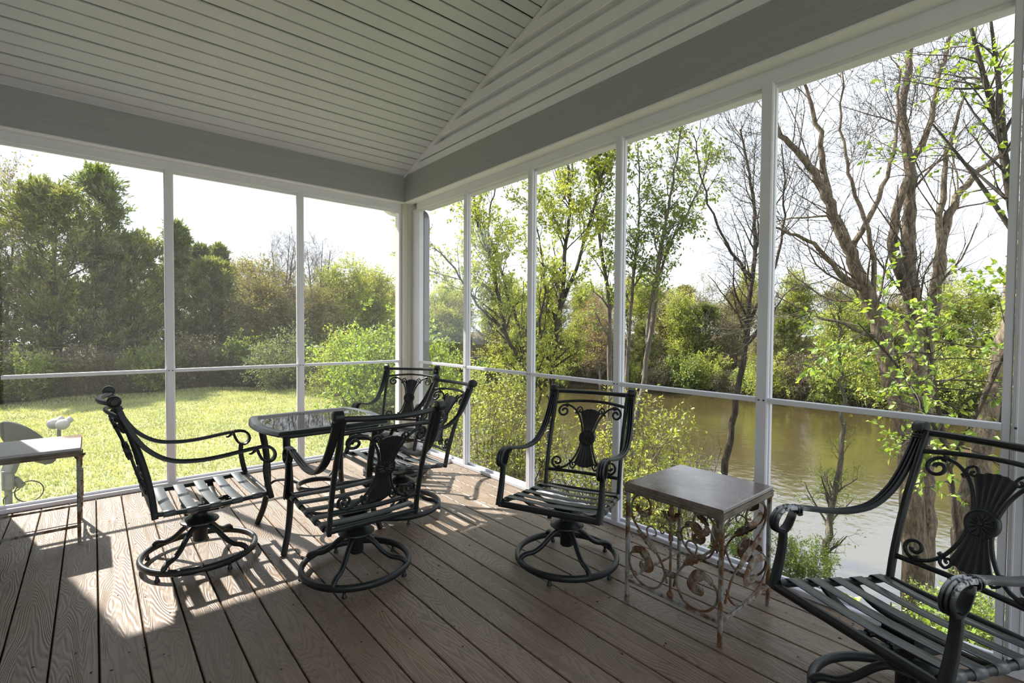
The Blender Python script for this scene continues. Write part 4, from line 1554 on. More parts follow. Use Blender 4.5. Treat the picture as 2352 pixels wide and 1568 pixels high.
M['l_olive'] = mat_leaf('pale_olive_leaf', (0.17, 0.16, 0.065), (0.25, 0.24, 0.09), (0.34, 0.31, 0.13), 0.45)
M['l_bright'] = mat_leaf('bright_green_leaf', (0.15, 0.24, 0.035), (0.24, 0.36, 0.055), (0.36, 0.46, 0.10), 0.5)
M['l_deep'] = mat_leaf('deep_green_leaf', (0.12, 0.18, 0.035), (0.19, 0.26, 0.055), (0.28, 0.33, 0.085), 0.5)
M['l_sage'] = mat_leaf('sage_green_leaf', (0.13, 0.17, 0.085), (0.20, 0.25, 0.13), (0.30, 0.34, 0.19), 0.4)
M['l_rust'] = mat_leaf('orange_brown_bud', (0.24, 0.16, 0.06), (0.32, 0.23, 0.09), (0.36, 0.30, 0.11), 0.4)
M['l_dry'] = mat_leaf('dry_brown_leaf', (0.075, 0.060, 0.035), (0.12, 0.10, 0.055), (0.15, 0.15, 0.065), 0.3)

def assemble(name, label, cat, group, loc, parts, rz=0.0, sc=1.0):
    t = thing(name, label, cat, loc, rz, group)
    t.scale = (sc, sc, sc)
    for nm, me in parts:
        o = link(nm, me, t)
        if nm in ('foliage', 'twigs', 'leaves'):
            o['kind'] = 'stuff'
    return t

def proto_cedar(seed, h, rad, mat, top=.9, dens=1.0):
    rg = np.random.default_rng(seed)
    pts = [(0, 0, -.3), (.05, 0, h * .3), (-.04, .05, h * .6), (.03, 0, h * .85), (0, 0, h)]
    P0, R0 = poly(pts, .13 * h / 6, .012)
    P1, R1 = level(rg, P0, R0, int(85 * dens), .05, .99, R(60), rad, 6, .13, .11, .42, lambda t: np.clip((1.03 - t), 0, 1) ** top + .05, lv=.5)
    P2, R2 = level(rg, P1, R1, 10, .25, .98, R(46), .42 * rad / 1.6, 4, .18, .07, .5, lambda t: 1.15 - .6 * t)
    p, d = along(rg, P2, 20, .1, 1.0, .03)
    lv, lf = leaves(rg, p, d, .17, .24, .5, -.15)
    p2, d2 = along(rg, P1, 26, .6, 1.0, .03)
    l2, f2 = leaves(rg, p2, d2, .18, .24, .5, -.15)
    lv2 = np.concatenate([lv, l2])
    lf2 = [np.concatenate([lf[0], f2[0] + len(lv)])]
    tv, tf = tubes([(P0, R0, 8), (P1, R1, 4)])
    return [('trunk', np_mesh('trunk', tv, tf, M['bark_d'], True)), ('foliage', np_mesh('foliage', lv2, lf2, mat))]

def proto_decid(seed, h, rad, leafmat, nleaf, lsize, bark, twig, stems=3, fine=1.0, base=.25, up=.06):
    rg = np.random.default_rng(seed)
    P0s, R0s = [], []
    for s in range(stems):
        a = rg.uniform(0, 2 * math.pi)
        e = rad * rg.uniform(.15, .45)
        hh = h * rg.uniform(.75, 1.0)
        pts = [(.06 * math.cos(a), .06 * math.sin(a), -.3), (e * .25 * math.cos(a), e * .25 * math.sin(a), hh * .3),
               (e * .6 * math.cos(a + .3), e * .6 * math.sin(a + .3), hh * .62), (e * math.cos(a + .2), e * math.sin(a + .2), hh * .95)]
        P, R_ = poly(pts, .030 * h / 3.2 * rg.uniform(.8, 1.3), .010)
        P0s.append(P[0])
        R0s.append(R_[0])
    P0, R0 = np.array(P0s), np.array(R0s)
    P1, R1 = level(rg, P0, R0, 17, base, .97, R(45), rad * .85, 7, .13, up, .55, lambda t: 1.1 - .65 * t)
    P2, R2 = level(rg, P1, R1, int(9 * fine), .2, .98, R(42), rad * .42, 5, .16, up * .7, .55, lambda t: 1.1 - .5 * t, .004)
    P3, R3 = level(rg, P2, R2, int(5 * fine), .2, 1.0, R(40), rad * .20, 3, .2, .04, .6, None, .0032)
    tv, tf = tubes([(P0, R0, 7), (P1, R1, 5)])
    wv_, wf = tubes([(P2, R2, 3), (P3, R3, 3)])
    out = [('trunk', np_mesh('trunk', tv, tf, bark, True)), ('twigs', np_mesh('twigs', wv_, wf, twig))]
    if nleaf:
        p, d = along(rg, P3, nleaf, .1, 1.0, .02)
        lv, lf = leaves(rg, p, d, lsize, .55, .8)
        out.append(('foliage', np_mesh('foliage', lv, lf, leafmat)))
    return out

def proto_bush(seed, h, rad, leafmat, nleaf, lsize, twig, stems=22, asp=.5):
    rg = np.random.default_rng(seed)
    P0 = np.zeros((stems, 5, 3))
    a = rg.uniform(0, 2 * math.pi, stems)
    e = rad * np.sqrt(rg.uniform(.02, 1, stems))
    hh = h * (1 - .45 * (e / rad) ** 2) * rg.uniform(.7, 1.05, stems)
    for i, t in enumerate(np.linspace(0, 1, 5)):
        rr = e * (.25 + .75 * t ** .8)
        P0[:, i] = np.stack([rr * np.cos(a), rr * np.sin(a), hh * t - .1 * (1 - t)], 1) + rg.normal(0, .03 * h * t, (stems, 3))
    R0 = np.linspace(.016, .004, 5)[None].repeat(stems, 0) * h / 2
    P1, R1 = level(rg, P0, R0, 11, .12, 1.0, R(50), rad * .42, 5, .18, .05, .6, None, .003)
    P2, R2 = level(rg, P1, R1, 5, .15, 1.0, R(45), rad * .2, 3, .2, .03, .6, None, .0025)
    tv, tf = tubes([(P0, R0, 4), (P1, R1, 3), (P2, R2, 3)])
    out = [('stems', np_mesh('stems', tv, tf, twig))]
    if nleaf:
        p, d = along(rg, P2, nleaf, .1, 1.0, .02)
        lv, lf = leaves(rg, p, d, lsize, asp, .8)
        out.append(('foliage', np_mesh('foliage', lv, lf, leafmat)))
    return out

def bay(x, y):
    # which bay of the two pane walls the thing is seen through
    if y / max(x, .01) > 1.80:
        q = x / y
        return 'through the left lawn bay' if q < .099 else 'through the middle lawn bay' if q < .31 else 'through the right lawn bay'
    q = y / x
    for lim, nm in ((1.432, 'first'), (1.096, 'second'), (.77, 'third'), (.416, 'fourth'), (.08, 'fifth')):
        if q > lim:
            return 'through the %s pond bay' % nm
    return 'beyond the wide right post'

def place(name, label, cat, group, parts, x, y, rz=0.0, sc=1.0, dz=0.0):
    return assemble(name, label, cat, group, (x, y, float(gz(x, y)) + dz), parts, R(rz), sc)

# ---- wood edge behind the lawn (left panes)
cA = proto_cedar(11, 6.6, 2.3, M['l_cedar'], 1.25)
cB = proto_cedar(12, 5.6, 2.3, M['l_cedar2'], .75)
cC = proto_cedar(13, 5.2, 1.2, M['l_cedar'], 1.0, .8)
G = 'cedars at the wood edge behind the lawn'
place('cedar_tree', 'tallest dark cedar rising above the others behind the lawn', 'tree', G, cA, 0.17, 21.60, 20, 1.023)
place('cedar_tree', 'broad olive cedar with the thick visible trunk left of the tallest cedar', 'tree', G, cB, -0.84, 20.70, 80, 1.012)
place('cedar_tree', 'broad cedar at the far left edge of the lawn view', 'tree', G, cB, -3.02, 21.90, 200, 0.924)
place('cedar_tree', 'lower cedar just left of the first mullion', 'tree', G, cB, 1.12, 20.90, 140, 0.814)
place('cedar_tree', 'slim cedar spire standing behind the first mullion', 'tree', G, cC, 2.30, 21.50, 10, 1.034)
place('cedar_tree', 'second slim cedar spire, right of the first mullion', 'tree', G, cC, 3.18, 22.20, 160, 0.924)
place('cedar_tree', 'farthest slim cedar spire beside the bare brown trees', 'tree', G, cC, 4.05, 23.50, 250, 0.968)
place('cedar_tree', 'dense dark cedar right of the first mullion above the lawn', 'tree', G, cB, 3.26, 20.60, 300, 0.726)
dA = proto_decid(21, 6.0, 1.9, M['l_olive'], 2, .075, M['bark_g'], M['twig'], 3, 1.0)
dB = proto_decid(22, 5.6, 2.0, M['l_young'], 5, .10, M['bark_g'], M['twig'], 4, 1.0, .12)
dC = proto_decid(23, 5.2, 1.8, M['l_olive'], 5, .085, M['bark_g'], M['twig'], 4, 1.0, .10)
dD = proto_decid(24, 6.2, 1.7, None, 0, 0, M['bark_g'], M['twig'], 3, 1.2, .15)
G = 'young-leaved trees of the wood edge behind the lawn'
place('leafing_tree', 'tall thin-leaved tree at the top left corner of the lawn view', 'tree', G, dA, -2.3, 24.5, 0, 1.25)
place('leafing_tree', 'brown budding tree right of the cedar spires', 'tree', G, dC, 4.45, 20.6, 40, .92)
place('leafing_tree', 'bare tree with upright twigs left of the second mullion', 'tree', G, dD, 5.75, 21.3, 90, .98)
place('leafing_tree', 'bare spreading tree behind the second mullion', 'tree', G, dD, 7.35, 21.3, 200, .98)
place('leafing_tree', 'yellow-green leafing tree right of the second mullion', 'tree', G, dB, 7.9, 20.2, 120, .80)
place('leafing_tree', 'yellow-green leafing tree close left of the corner post', 'tree', G, dB, 9.3, 20.4, 250, .78)
place('leafing_tree', 'olive leafing tree low behind the second mullion', 'tree', G, dC, 6.5, 18.9, 310, .70)
place('leafing_tree', 'olive leafing tree behind the lawn midway between the two mullions', 'tree', G, dC, 4.7, 18.9, 160, .74)
G = 'trees deeper in the wood behind the cedars'
for x_, y_, rz_, s_ in ((-5.6, 24.5, 10, 1.05), (-4.2, 26, 70, 1.1), (-1.6, 25, 130, .9), (.6, 25.5, 200, .9), (2.2, 25, 260, .9), (5.0, 24.5, 320, .95), (6.6, 24, 40, .9), (8.6, 24, 100, .9), (10.6, 23.2, 170, .95)):
    place('woodland_tree', 'olive tree deep in the wood behind the lawn, seen ' + bay(x_, y_), 'tree', G, dC, x_, y_, rz_, s_)
bO = proto_bush(31, 1.6, 1.0, M['l_dry'], 3, .07, M['twig'], 26)
bS = proto_bush(32, 1.5, .9, M['l_sage'], 6, .055, M['twig_d'], 22)
bG = proto_bush(33, 2.6, 1.25, M['l_bright'], 9, .075, M['twig_d'], 34)
bD = proto_bush(34, 1.7, 1.1, M['l_deep'], 7, .085, M['twig_d'], 26)
bY = proto_bush(35, 2.2, 1.3, M['l_young'], 7, .075, M['twig'], 28)
G = 'brown undergrowth at the foot of the wood'
rg = np.random.default_rng(77)
for i in range(22):
    x_ = -4.5 + 15 * (i + .5) / 22 + rg.uniform(-.2, .2)
    y_ = 17.6 + rg.uniform(-.3, .9) + max(0, x_ - 4.5) * .12
    pr_, lb_ = ((bO, 'dry brown shrub in the undergrowth behind the lawn') if i % 4 else (bD, 'dark green shrub in the undergrowth behind the lawn'))
    place('shrub', lb_.replace('in the undergrowth behind the lawn', 'at the wood edge, seen ' + bay(x_, y_)), 'shrub', G, pr_, x_, y_, float(rg.uniform(0, 360)), float(rg.uniform(.7, 1.05)))
place('sage_shrub', 'pale sage shrub at the lawn edge left of the second mullion', 'shrub', None, bS, 4.55, 15.7, 0, 1.15)
place('green_bush', 'bright green bush left of the corner post', 'shrub', None, bG, 4.95, 9.9, 0, 1.05, .0)
place('green_bush', 'bright green bush right of the downspout', 'shrub', None, bG, 7.0, 11.3, 120, .95, .2)
place('yellow_bush', 'yellow-green twiggy bush between second mullion and corner post', 'shrub', None, bY, 5.3, 13.6, 30, .80)

# ---- far bank of the pond
G = 'mixed woodland on the far bank of the pond'
fb = [(dB, 'leafing_tree', 'yellow-green leafing tree on the far pond bank'), (dC, 'leafing_tree', 'olive leafing tree on the far pond bank'),
      (cB, 'cedar_tree', 'dark cedar on the far pond bank'), (dA, 'leafing_tree', 'thin pale tree on the far pond bank')]
dR = proto_decid(25, 6.0, 2.0, M['l_rust'], 3, .08, M['bark_g'], M['twig'], 3, 1.0, .2)
spots = []
for i in range(26):
    t = i / 25
    y_ = 34 - 40 * t
    spots.append((float(26.0 - max(0, y_ - 14) * .5 + rg.uniform(1.0, 2.6)), y_ + float(rg.uniform(-.6, .6))))
seq = [0, 2, 0, 3, 2, 1, 0, 2, 1, 3, 2, 0, 2, 3, 1, 2, 0, 2, 1, 2, 0, 2, 0, 1, 2, 0]
for i, (x_, y_) in enumerate(spots):
    pr_, nm_, lb_ = fb[seq[i]]
    lb_ = lb_.replace('on the far pond bank', 'near the far waterline, seen ' + bay(x_, y_))
    place(nm_, lb_, 'tree', G, pr_, x_, y_, float(rg.uniform(0, 360)), (float(rg.uniform(.72, .92)) if seq[i] != 2 else float(rg.uniform(.60, .76))) * (.82 if y_ < 14 else 1))
for i in range(40):
    y_ = 38 - 44 * i / 39
    x_ = float(29.5 - max(0, y_ - 14) * .5 + (i % 3) * 2.2 + rg.uniform(0, 1.5))
    k_ = (1, 3, 0, 2, 1, 3, 0)[i % 7]
    pr_, nm_, lb_ = fb[k_]
    lb_ = lb_.replace('on the far pond bank', 'deep on the far bank, seen ' + bay(x_, y_))
    place(nm_, lb_, 'tree', G, pr_, x_, y_, float(rg.uniform(0, 360)), float(rg.uniform(.85, 1.05)) * (.8 if k_ == 2 else 1) * (.82 if y_ < 14 else 1))
place('orange_tree', 'orange-brown budding tree beyond the pond right of the downspout', 'tree', None, dR, 14.9, 27.2, 0, 1.0)
place('orange_tree', 'orange-brown budding tree on the far bank behind the middle mullion of the pond wall', 'tree', None, dR, 23.0, 18.8, 90, .95)
G = 'pale green trees at the far end of the pond'
for x_, y_, rz_, s_ in ((10.5, 27.5, 0, .8), (13.0, 29.5, 60, .85), (15.0, 31.0, 120, .85), (17.5, 31.5, 180, .85), (19.5, 29.5, 240, .8), (12.0, 32.5, 300, .95), (16.5, 34.5, 30, .95), (20.5, 33.0, 90, .9), (21.5, 24.5, 150, .75), (23.2, 21.0, 210, .72)):
    place('leafing_tree', 'yellow-green tree at the far pond end, seen ' + bay(x_, y_), 'tree', G, dB, x_, y_, rz_, s_)
G = 'low shrubs along the far waterline'
for i in range(30):
    y_ = 30 - 36 * i / 29
    x_ = float(26.0 - max(0, y_ - 14) * .5 + .6 * math.sin(y_ * .5) + rg.uniform(-.2, .9))
    pr_, lb_ = ((bD, 'dark green shrub along the far waterline'), (bY, 'yellow-green shrub along the far waterline'), (bO, 'dry brown shrub along the far waterline'))[(i * 7) % 3]
    place('shrub', lb_.replace('along', 'on') + ', seen ' + bay(x_, y_), 'shrub', G, pr_, x_, y_, float(rg.uniform(0, 360)), float(rg.uniform(.8, 1.4)))

# ---- trees standing on the near bank, right panes (stems surveyed one by one)
def bank_tree(name, label, stems, seed, bark, twig, rr1, l1, l2, l3, leafmat=None, nleaf=0, lsize=.06, spread=.8, droop=0.0, t0=.35, asp=.55, sides=9, up=.05, ang1=40, leaf_from=.1):
    """stems: list of (points, r0, r1)"""
    rg = np.random.default_rng(seed)
    bx_, by_, bz_ = stems[0][0][0]
    org = np.array([bx_, by_, bz_])
    sets, P1s, R1s = [], [], []
    for pts, r0, r1 in stems:
        P, R_ = poly(np.array(pts) - org, r0, r1, k=5)
        P = P + rg.normal(0, .012, P.shape)
        sets.append((P, R_, sides))
        ln = np.linalg.norm(np.diff(P[0], axis=0), axis=1).sum()
        Q, RR = level(rg, P, R_, max(2, int(l1[0] * ln)), t0, 1.0, R(ang1), l1[1], 7, .13, up, rr1 or .5, lambda t: 1.15 - .5 * t, .004)
        P1s.append(Q)
        R1s.append(RR)
    P1, R1 = np.concatenate(P1s), np.concatenate(R1s)
    P2, R2 = level(rg, P1, R1, l2[0], .15, 1.0, R(42), l2[1], 5, .16, up * .6, .55, lambda t: 1.1 - .5 * t, .003)
    P3, R3 = level(rg, P2, R2, l3[0], .15, 1.0, R(42), l3[1], 3, .2, .02, .6, None, .0022)
    v, f = tubes(sets)
    v2, f2 = tubes([(P1, R1, 5)])
    v3, f3 = tubes([(P2, R2, 3), (P3, R3, 3)])
    parts = [('trunk', np_mesh('trunk', v, f, bark, True)), ('branches', np_mesh('branches', v2, f2, bark, True)), ('twigs', np_mesh('twigs', v3, f3, twig))]
    if nleaf:
        p, d = along(rg, P3, nleaf, leaf_from, 1.0, .01)
        lv, lf = leaves(rg, p, d, lsize, asp, spread, droop)
        parts.append(('foliage', np_mesh('foliage', lv, lf, leafmat)))
    return assemble(name, label, 'tree', None, tuple(org), parts)

bank_tree('bank_tree', 'multi-stemmed small-leaved tree leaning left behind the first pond side mullion', [
    ([(5.95, 6.1, -1.75), (5.83, 6.14, -.58), (5.72, 6.26, .32), (5.42, 6.55, 1.22), (5.26, 6.73, 2.42), (5.07, 6.92, 3.17), (5.02, 6.98, 3.77)], .055, .012),
    ([(5.75, 6.28, .2), (5.82, 6.61, 1.22), (5.57, 6.86, 2.31), (5.40, 7.03, 3.09), (5.52, 6.95, 3.79)], .035, .010),
    ([(5.42, 6.5, 1.15), (4.96, 6.69, 1.66), (4.58, 7.04, 2.39), (4.33, 7.27, 2.68)], .026, .008)],
    101, M['bark_d'], M['twig_d'], 0, (5, .85), (7, .38), (4, .16), M['l_young'], 9, .050, t0=.2)
bank_tree('bank_tree', 'forked leafy tree between the second and third pond side mullions', [
    ([(6.3, 6.36, -1.9), (6.34, 6.37, -.37), (6.39, 6.36, .51), (6.53, 6.28, 1.70), (6.61, 6.25, 2.82), (6.68, 6.23, 3.78), (6.57, 6.35, 4.73), (6.52, 6.42, 5.37)], .062, .012),
    ([(6.52, 6.30, 1.6), (7.00, 6.18, 2.86), (7.20, 6.05, 3.75), (7.40, 5.91, 4.73)], .038, .010),
    ([(6.38, 6.33, .45), (6.02, 6.31, 1.23), (6.09, 6.28, 2.15), (5.95, 6.43, 3.38)], .032, .010)],
    102, M['bark_d'], M['twig_d'], 0, (5, .8), (7, .38), (4, .16), M['l_young'], 9, .050, t0=.18)
bank_tree('bank_tree', 'slim straight tree with leafy top beside the third pond side mullion', [
    ([(7.67, 5.98, -2.1), (7.66, 6.05, .04), (7.67, 6.10, 1.74), (7.54, 6.27, 3.27), (7.49, 6.35, 4.46), (7.41, 6.44, 5.13)], .060, .012)],
    103, M['bark_g'], M['twig'], 0, (5, .55), (6, .30), (4, .15), M['l_deep'], 4, .068, t0=.3, ang1=36)
bank_tree('bank_tree', 'pale-barked tree with drooping leaf clusters right of the third pond side mullion', [
    ([(7.04, 5.20, -2.05), (7.17, 5.13, -.59), (7.33, 5.03, .48), (7.49, 4.94, 1.77), (7.59, 4.89, 2.76), (7.74, 4.79, 3.83), (7.87, 4.72, 4.89)], .062, .012),
    ([(7.35, 5.05, .46), (7.60, 5.10, 1.71), (7.88, 4.90, 2.80), (8.19, 4.67, 3.50), (8.40, 4.51, 4.20)], .034, .010),
    ([(7.10, 5.22, -1.63), (7.43, 5.47, .44), (7.54, 5.44, 2.19), (7.64, 5.39, 3.47), (7.61, 5.46, 4.66)], .045, .010)],
    104, M['bark_g'], M['twig'], 0, (4.5, .62), (6, .34), (3, .17), M['l_deep'], 4, .075, t0=.42, ang1=36, droop=.5, asp=.42)
bank_tree('bank_tree', 'slender dark leaning tree left of the last pond side mullion', [
    ([(6.98, 3.54, -2.15), (7.03, 3.51, -1.39), (7.13, 3.45, -.68), (7.25, 3.38, .22), (7.37, 3.31, 1.13), (7.46, 3.27, 2.03), (7.50, 3.26, 2.81), (7.45, 3.33, 3.58), (7.35, 3.44, 4.22)], .062, .012),
    ([(7.40, 3.32, 1.3), (7.62, 3.02, 2.2), (7.70, 2.92, 3.1), (7.66, 2.98, 4.0)], .025, .008),
    ([(7.46, 3.27, 2.03), (7.2, 3.62, 2.7), (7.02, 3.85, 3.5), (6.95, 3.95, 4.2)], .022, .008)],
    105, M['bark_d'], M['twig_d'], 0, (5, 1.1), (8, .5), (5, .26), M['l_rust'], 0, .03, t0=.48)
T6 = [
    ([(7.73, 1.31, -2.25), (7.70, 1.37, -.99), (7.67, 1.43, -.08), (7.54, 1.57, .62), (7.42, 1.69, 1.27), (7.29, 1.83, 1.75), (7.15, 1.96, 2.24), (6.97, 2.13, 2.83), (6.83, 2.27, 3.21), (6.61, 2.47, 3.58), (6.43, 2.63, 3.85)], .140, .022),
    ([(7.86, 1.28, -2.25), (7.93, 1.30, -1.1), (7.95, 1.33, -.14), (7.93, 1.38, .59), (7.90, 1.44, 1.16), (7.88, 1.49, 1.95), (7.86, 1.53, 2.63), (7.88, 1.53, 3.31), (7.85, 1.60, 3.87), (7.92, 1.57, 4.72), (7.95, 1.54, 5.4)], .135, .025),
    ([(7.94, 1.38, .5), (8.08, 1.30, 1.39), (8.15, 1.26, 1.94), (8.22, 1.23, 2.50), (8.40, 1.10, 3.06), (8.68, .88, 3.40), (8.90, .70, 3.62)], .080, .020),
    ([(7.90, 1.46, 1.5), (7.68, 1.64, 2.37), (7.84, 1.54, 3.25), (8.03, 1.39, 3.80), (8.19, 1.29, 4.56), (8.30, 1.21, 5.2)], .060, .016),
    ([(7.29, 1.83, 1.75), (6.99, 1.96, 1.90), (6.71, 2.21, 2.32), (6.43, 2.45, 2.48), (6.25, 2.62, 2.60)], .038, .008),
    ([(6.97, 2.13, 2.83), (6.90, 2.22, 3.58), (6.78, 2.34, 4.18), (6.68, 2.44, 4.6)], .040, .010),
    ([(7.40, 1.72, 1.35), (7.23, 1.76, 2.33), (7.08, 1.92, 3.07), (6.99, 2.02, 3.71), (7.00, 2.04, 4.6)], .032, .008),
    ([(8.15, 1.26, 1.94), (8.22, 1.25, 2.95), (8.30, 1.22, 3.67), (8.48, 1.10, 4.29)], .045, .012),
    ([(7.45, 1.66, 1.15), (6.98, 1.94, 1.35), (6.66, 2.22, 1.48), (6.34, 2.50, 1.68)], .026, .006),
    ([(7.15, 1.96, 2.24), (7.35, 1.72, 2.9), (7.5, 1.6, 3.6), (7.55, 1.6, 4.5)], .036, .010)]
bank_tree('bank_tree', 'large bare twin-trunked tree between the last mullion and the wide post', T6, 106, M['bark'], M['twig_d'], .24, (3.4, 1.25), (7, .60), (5, .30), None, 0, t0=.40, sides=14)
bank_tree('bank_sapling', 'thin upright sapling in front of the water left of the twin-trunked tree', [
    ([(7.78, 2.33, -2.2), (7.83, 2.30, -1.42), (7.93, 2.24, -.69), (8.00, 2.21, .05), (7.98, 2.25, .66), (7.96, 2.29, 1.27), (7.98, 2.28, 1.63)], .048, .008)],
    107, M['bark_g'], M['twig'], 0, (8, .5), (5, .26), (3, .14), M['l_bright'], 3, .05, t0=.06, asp=.3)
t8 = bank_tree('bank_tree', 'stout trunk with pale sawn limb stubs at the right edge behind the armchair', [
    ([(8.86, 1.01, -2.3), (8.90, 1.00, -1.29), (9.01, .93, -.59), (9.09, .88, .0), (9.27, .76, .93), (9.42, .68, 1.98), (9.5, .6, 3.2)], .17, .05)],
    108, M['bark'], M['twig_d'], 0, (1.2, .8), (4, .35), (3, .18), None, 0, t0=.75, sides=14)
M['sawn'] = plain('sawn_wood', (0.42, 0.27, 0.15), 0.8, 0.2, 30)
for (px_, py_, pz_), (dx, dy, dz) in (((8.93, .98, -1.0), (-.8, -.3, .45)), ((9.03, .92, -.45), (-.75, .35, .5)), ((8.88, 1.0, -1.7), (-.8, -.25, .3))):
    q0 = np.array([px_ - 8.86, py_ - 1.01, pz_ + 2.3])
    d_ = np.array([dx, dy, dz]) / np.linalg.norm((dx, dy, dz))
    st = MB().sweep([q0, q0 + d_ * .22, q0 + d_ * .27], circ(.062, 12), scale=[1.2, 1, .95]).build('limb_stub', M['bark'], t8, sm=50)
    MB().sweep([q0 + d_ * .268, q0 + d_ * .274], circ(.055, 12)).build('sawn_end', M['sawn'], st)

# ---- leafy young tree overhanging the view at the right: large leaves are single pieces
def near_tree(name, label, stems, seed, leafmat, lsize, per, l1, l2, asp=.62, cap_n=290, ang1=50, up=-.01, t0=.15):
    rg = np.random.default_rng(seed)
    org = np.array(stems[0][0][0])
    sets, Qs, Rs = [], [], []
    for pts, r0, r1 in stems:
        P, R_ = poly(np.array(pts) - org, r0, r1, k=5)
        sets.append((P, R_, 8))
        ln = np.linalg.norm(np.diff(P[0], axis=0), axis=1).sum()
        Q, RR = level(rg, P, R_, max(2, int(l1[0] * ln)), t0, 1.0, R(ang1), l1[1], 6, .12, up, .5, None, .004)
        Qs.append(Q)
        Rs.append(RR)
    P1, R1 = np.concatenate(Qs), np.concatenate(Rs)
    P2, R2 = level(rg, P1, R1, l2[0], .2, 1.0, R(45), l2[1], 4, .14, 0, .6, None, .0025)
    v, f = tubes(sets)
    v2, f2 = tubes([(P1, R1, 4), (P2, R2, 3)])
    t = assemble(name, label, 'tree', None, tuple(org), [('trunk', np_mesh('trunk', v, f, M['bark_d'], True)), ('twigs', np_mesh('twigs', v2, f2, M['twig_d']))])
    p, d = along(rg, P2, per, .35, 1.0, .006)
    # toothed pointed blade, folded along the midrib
    prof = [(0, 0), (.10, .16), (.26, .27), (.40, .24), (.52, .27), (.68, .15), (.80, .13), (1.0, 0)]
    V = [(x, 0, 0) for x, _ in prof] + [(x, y * asp / .5, y * .28 - x * x * .10) for x, y in prof[1:-1]] + [(x, -y * asp / .5, y * .28 - x * x * .10) for x, y in prof[1:-1]]
    V = [(x, y, (z if i >= 8 else -x * x * .10)) for i, (x, y, z) in enumerate(V)]
    n_ = len(prof)
    Fc = []
    for s_ in (0, 1):
        o_ = n_ + s_ * (n_ - 2)
        tri = [(0, 1, o_)] + [q for i in range(1, n_ - 2) for q in [(i, i + 1, o_ + i, o_ + i - 1)]] + [(n_ - 2, n_ - 1, o_ + n_ - 3)]
        Fc += tri if s_ == 0 else [tuple(reversed(q)) for q in tri]
    lm = MB().add(V, Fc).mesh('leaf', leafmat, True)
    order = rg.permutation(len(p))
    rest = order[cap_n:]
    if len(rest):
        lv_, lf_ = leaves(rg, p[rest], d[rest], lsize, .6, .7, .3)
        fo = link('foliage', np_mesh('foliage', lv_, lf_, leafmat), t)
        fo['kind'] = 'stuff'
    for i in order[:cap_n]:
        a_ = d[i] * .5 + rg.normal(0, .6, 3) + np.array([0, 0, -.35])
        q = Vector(a_).to_track_quat('X', 'Z')
        o = link('leaf', lm, t, tuple(p[i]))
        e_ = q.to_euler()
        o.rotation_euler = (e_.x + float(rg.normal(0, .5)), e_.y, e_.z)
        s = lsize * float(rg.uniform(.65, 1.25))
        o.scale = (s, s, s)
    return t
near_tree('leafy_young_tree', 'young tree with large fresh green leaves overhanging the top right panes', [
    ([(6.9, -.1, -1.7), (6.83, .21, .71), (6.63, .42, 1.85), (6.49, .58, 3.03), (6.37, .70, 3.64), (6.24, .83, 4.30)], .06, .012),
    ([(6.50, .56, 2.95), (6.40, .60, 3.51), (6.30, .67, 4.2)], .03, .010),
    ([(6.60, .44, 2.1), (6.45, .75, 2.75), (6.3, 1.05, 3.3)], .024, .008)],
    201, M['l_bright'], .055, 4, (5, .62), (4, .26), t0=.5)
near_tree('leafy_young_tree', 'young tree with fresh green leaf sprays in front of the twin trunks', [
    ([(6.6, .75, -1.9), (6.55, .85, -.4), (6.45, 1.0, .7), (6.40, 1.1, 1.5)], .035, .010),
    ([(6.5, .9, .1), (6.2, 1.25, .9), (6.0, 1.55, 1.35)], .020, .006),
    ([(6.52, .88, -.1), (6.6, .6, .8), (6.7, .4, 1.6), (6.75, .3, 2.0)], .022, .006)],
    202, M['l_bright'], .064, 6, (10, .62), (5, .26), t0=.35, ang1=78, up=-.03)
near_tree('leafy_seedling', 'low leafy seedling seen through the straps of the right hand armchair', [
    ([(3.9, .75, -.98), (3.9, .78, -.75), (3.95, .8, -.50)], .012, .004),
    ([(3.9, .75, -.98), (4.05, .55, -.75), (4.1, .45, -.52)], .010, .004),
    ([(4.0, .60, -.98), (4.15, .30, -.78), (4.2, .2, -.58)], .010, .004)],
    203, M['l_bright'], .060, 5, (9, .26), (4, .13), t0=.2, ang1=55)

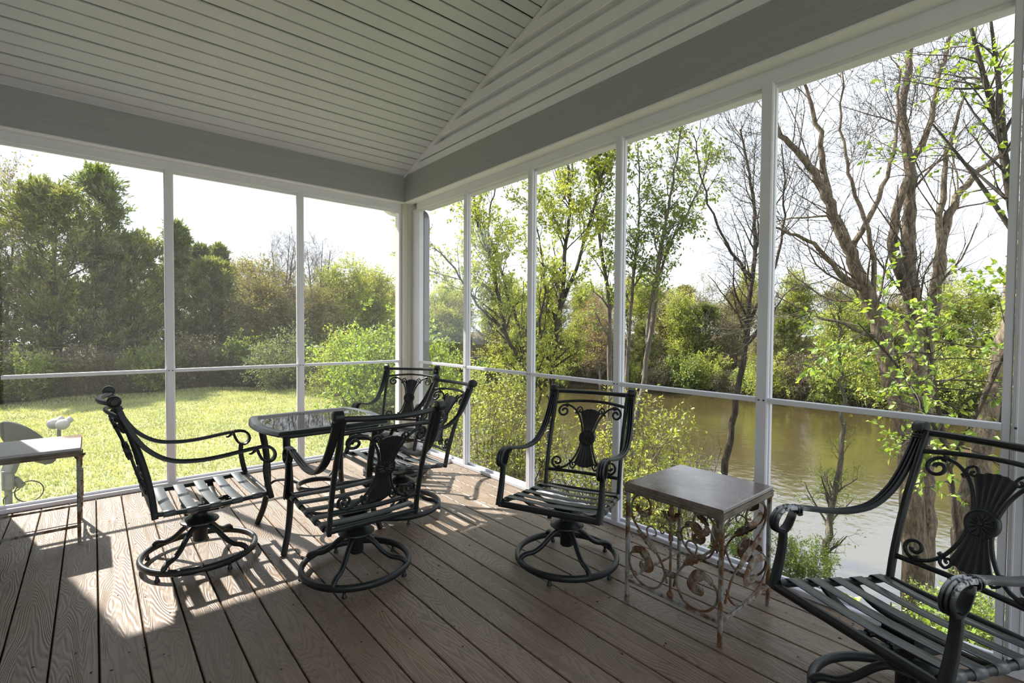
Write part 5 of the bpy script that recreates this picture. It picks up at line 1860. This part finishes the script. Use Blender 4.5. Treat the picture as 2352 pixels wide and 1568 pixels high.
# ---- shrubs of the near bank
bN = proto_bush(36, 1.25, .85, M['l_bright'], 5, .055, M['twig'], 22, .5)
bN2 = proto_bush(37, 1.9, .95, M['l_young'], 4, .050, M['twig'], 20, .5)
bT = proto_bush(38, 2.4, 1.1, None, 0, 0, M['bark_g'], 12)
for lb_, x_, y_, rz_, s_ in (
        ('bare grey twiggy shrub on the bank behind the lone armchair', 6.3, 5.2, 0, 1.0),
        ('bare grey twiggy shrub on the bank left of the last pond side mullion', 6.9, 3.9, 120, .9),
        ('bare grey twiggy shrub on the bank behind the corner armchairs', 5.4, 6.6, 300, .9)):
    place('bare_shrub', lb_, 'shrub', 'bare shrubs of the near pond bank', bT, x_, y_, rz_, s_)
for lb_, pr_, x_, y_, rz_, s_ in (
        ('light green bush at the water edge below the thin sapling', bN, 7.1, 2.35, 0, .48),
        ('light green bush behind the rusty side table', bN, 6.6, 2.9, 90, .42),
        ('leafy bush below the deck behind the lone armchair', bN2, 4.9, 3.7, 10, .95),
        ('leafy bush below the deck right of the lone armchair', bN2, 5.5, 3.4, 130, .85),
        ('leafy bush below the deck between first and second pond side mullions', bN2, 4.7, 5.4, 200, .95),
        ('leafy bush close behind the corner armchairs', bN2, 3.9, 5.2, 280, .80),
        ('yellowish bush by the bank left of the first pond side mullion', bN2, 5.2, 7.4, 330, 1.0),
        ('light green bush under the right hand armchair', bN, 5.2, .55, 40, .42)):
    place('bank_bush', lb_, 'shrub', 'bushes of the near pond bank', pr_, x_, y_, rz_, s_)

# ---- crumbs of dirt and leaf litter on the deck boards
rg = np.random.default_rng(91)
n_ = 420
dx_ = np.concatenate([2.54 - rg.exponential(.14, 240), rg.uniform(-.4, 2.5, 180)])
dy_ = np.concatenate([rg.uniform(.2, 4.6, 240), rg.uniform(1.0, 4.5, 180)])
s_ = rg.uniform(.0015, .0055, n_)
V, Fc = [], []
for i in range(n_):
    a_ = rg.uniform(0, 6.28)
    c_, q_ = math.cos(a_) * s_[i], math.sin(a_) * s_[i]
    b0 = len(V)
    V += [(dx_[i] - c_ * 1.6, dy_[i] - q_ * 1.6, .0003), (dx_[i] + q_ * .7, dy_[i] - c_ * .7, .0003), (dx_[i] + c_ * 1.6, dy_[i] + q_ * 1.6, .0003), (dx_[i] - q_ * .7, dy_[i] + c_ * .7, .0003), (dx_[i], dy_[i], .0003 + s_[i] * .8)]
    Fc += [(b0, b0 + 1, b0 + 4), (b0 + 1, b0 + 2, b0 + 4), (b0 + 2, b0 + 3, b0 + 4), (b0 + 3, b0, b0 + 4)]
db = MB().add(V, Fc).build('floor_debris', plain('dark_crumbs', (0.035, 0.025, 0.018), 0.9))
db['kind'] = 'stuff'
db['label'] = 'dark crumbs of dirt scattered on the deck boards'
db['category'] = 'debris'
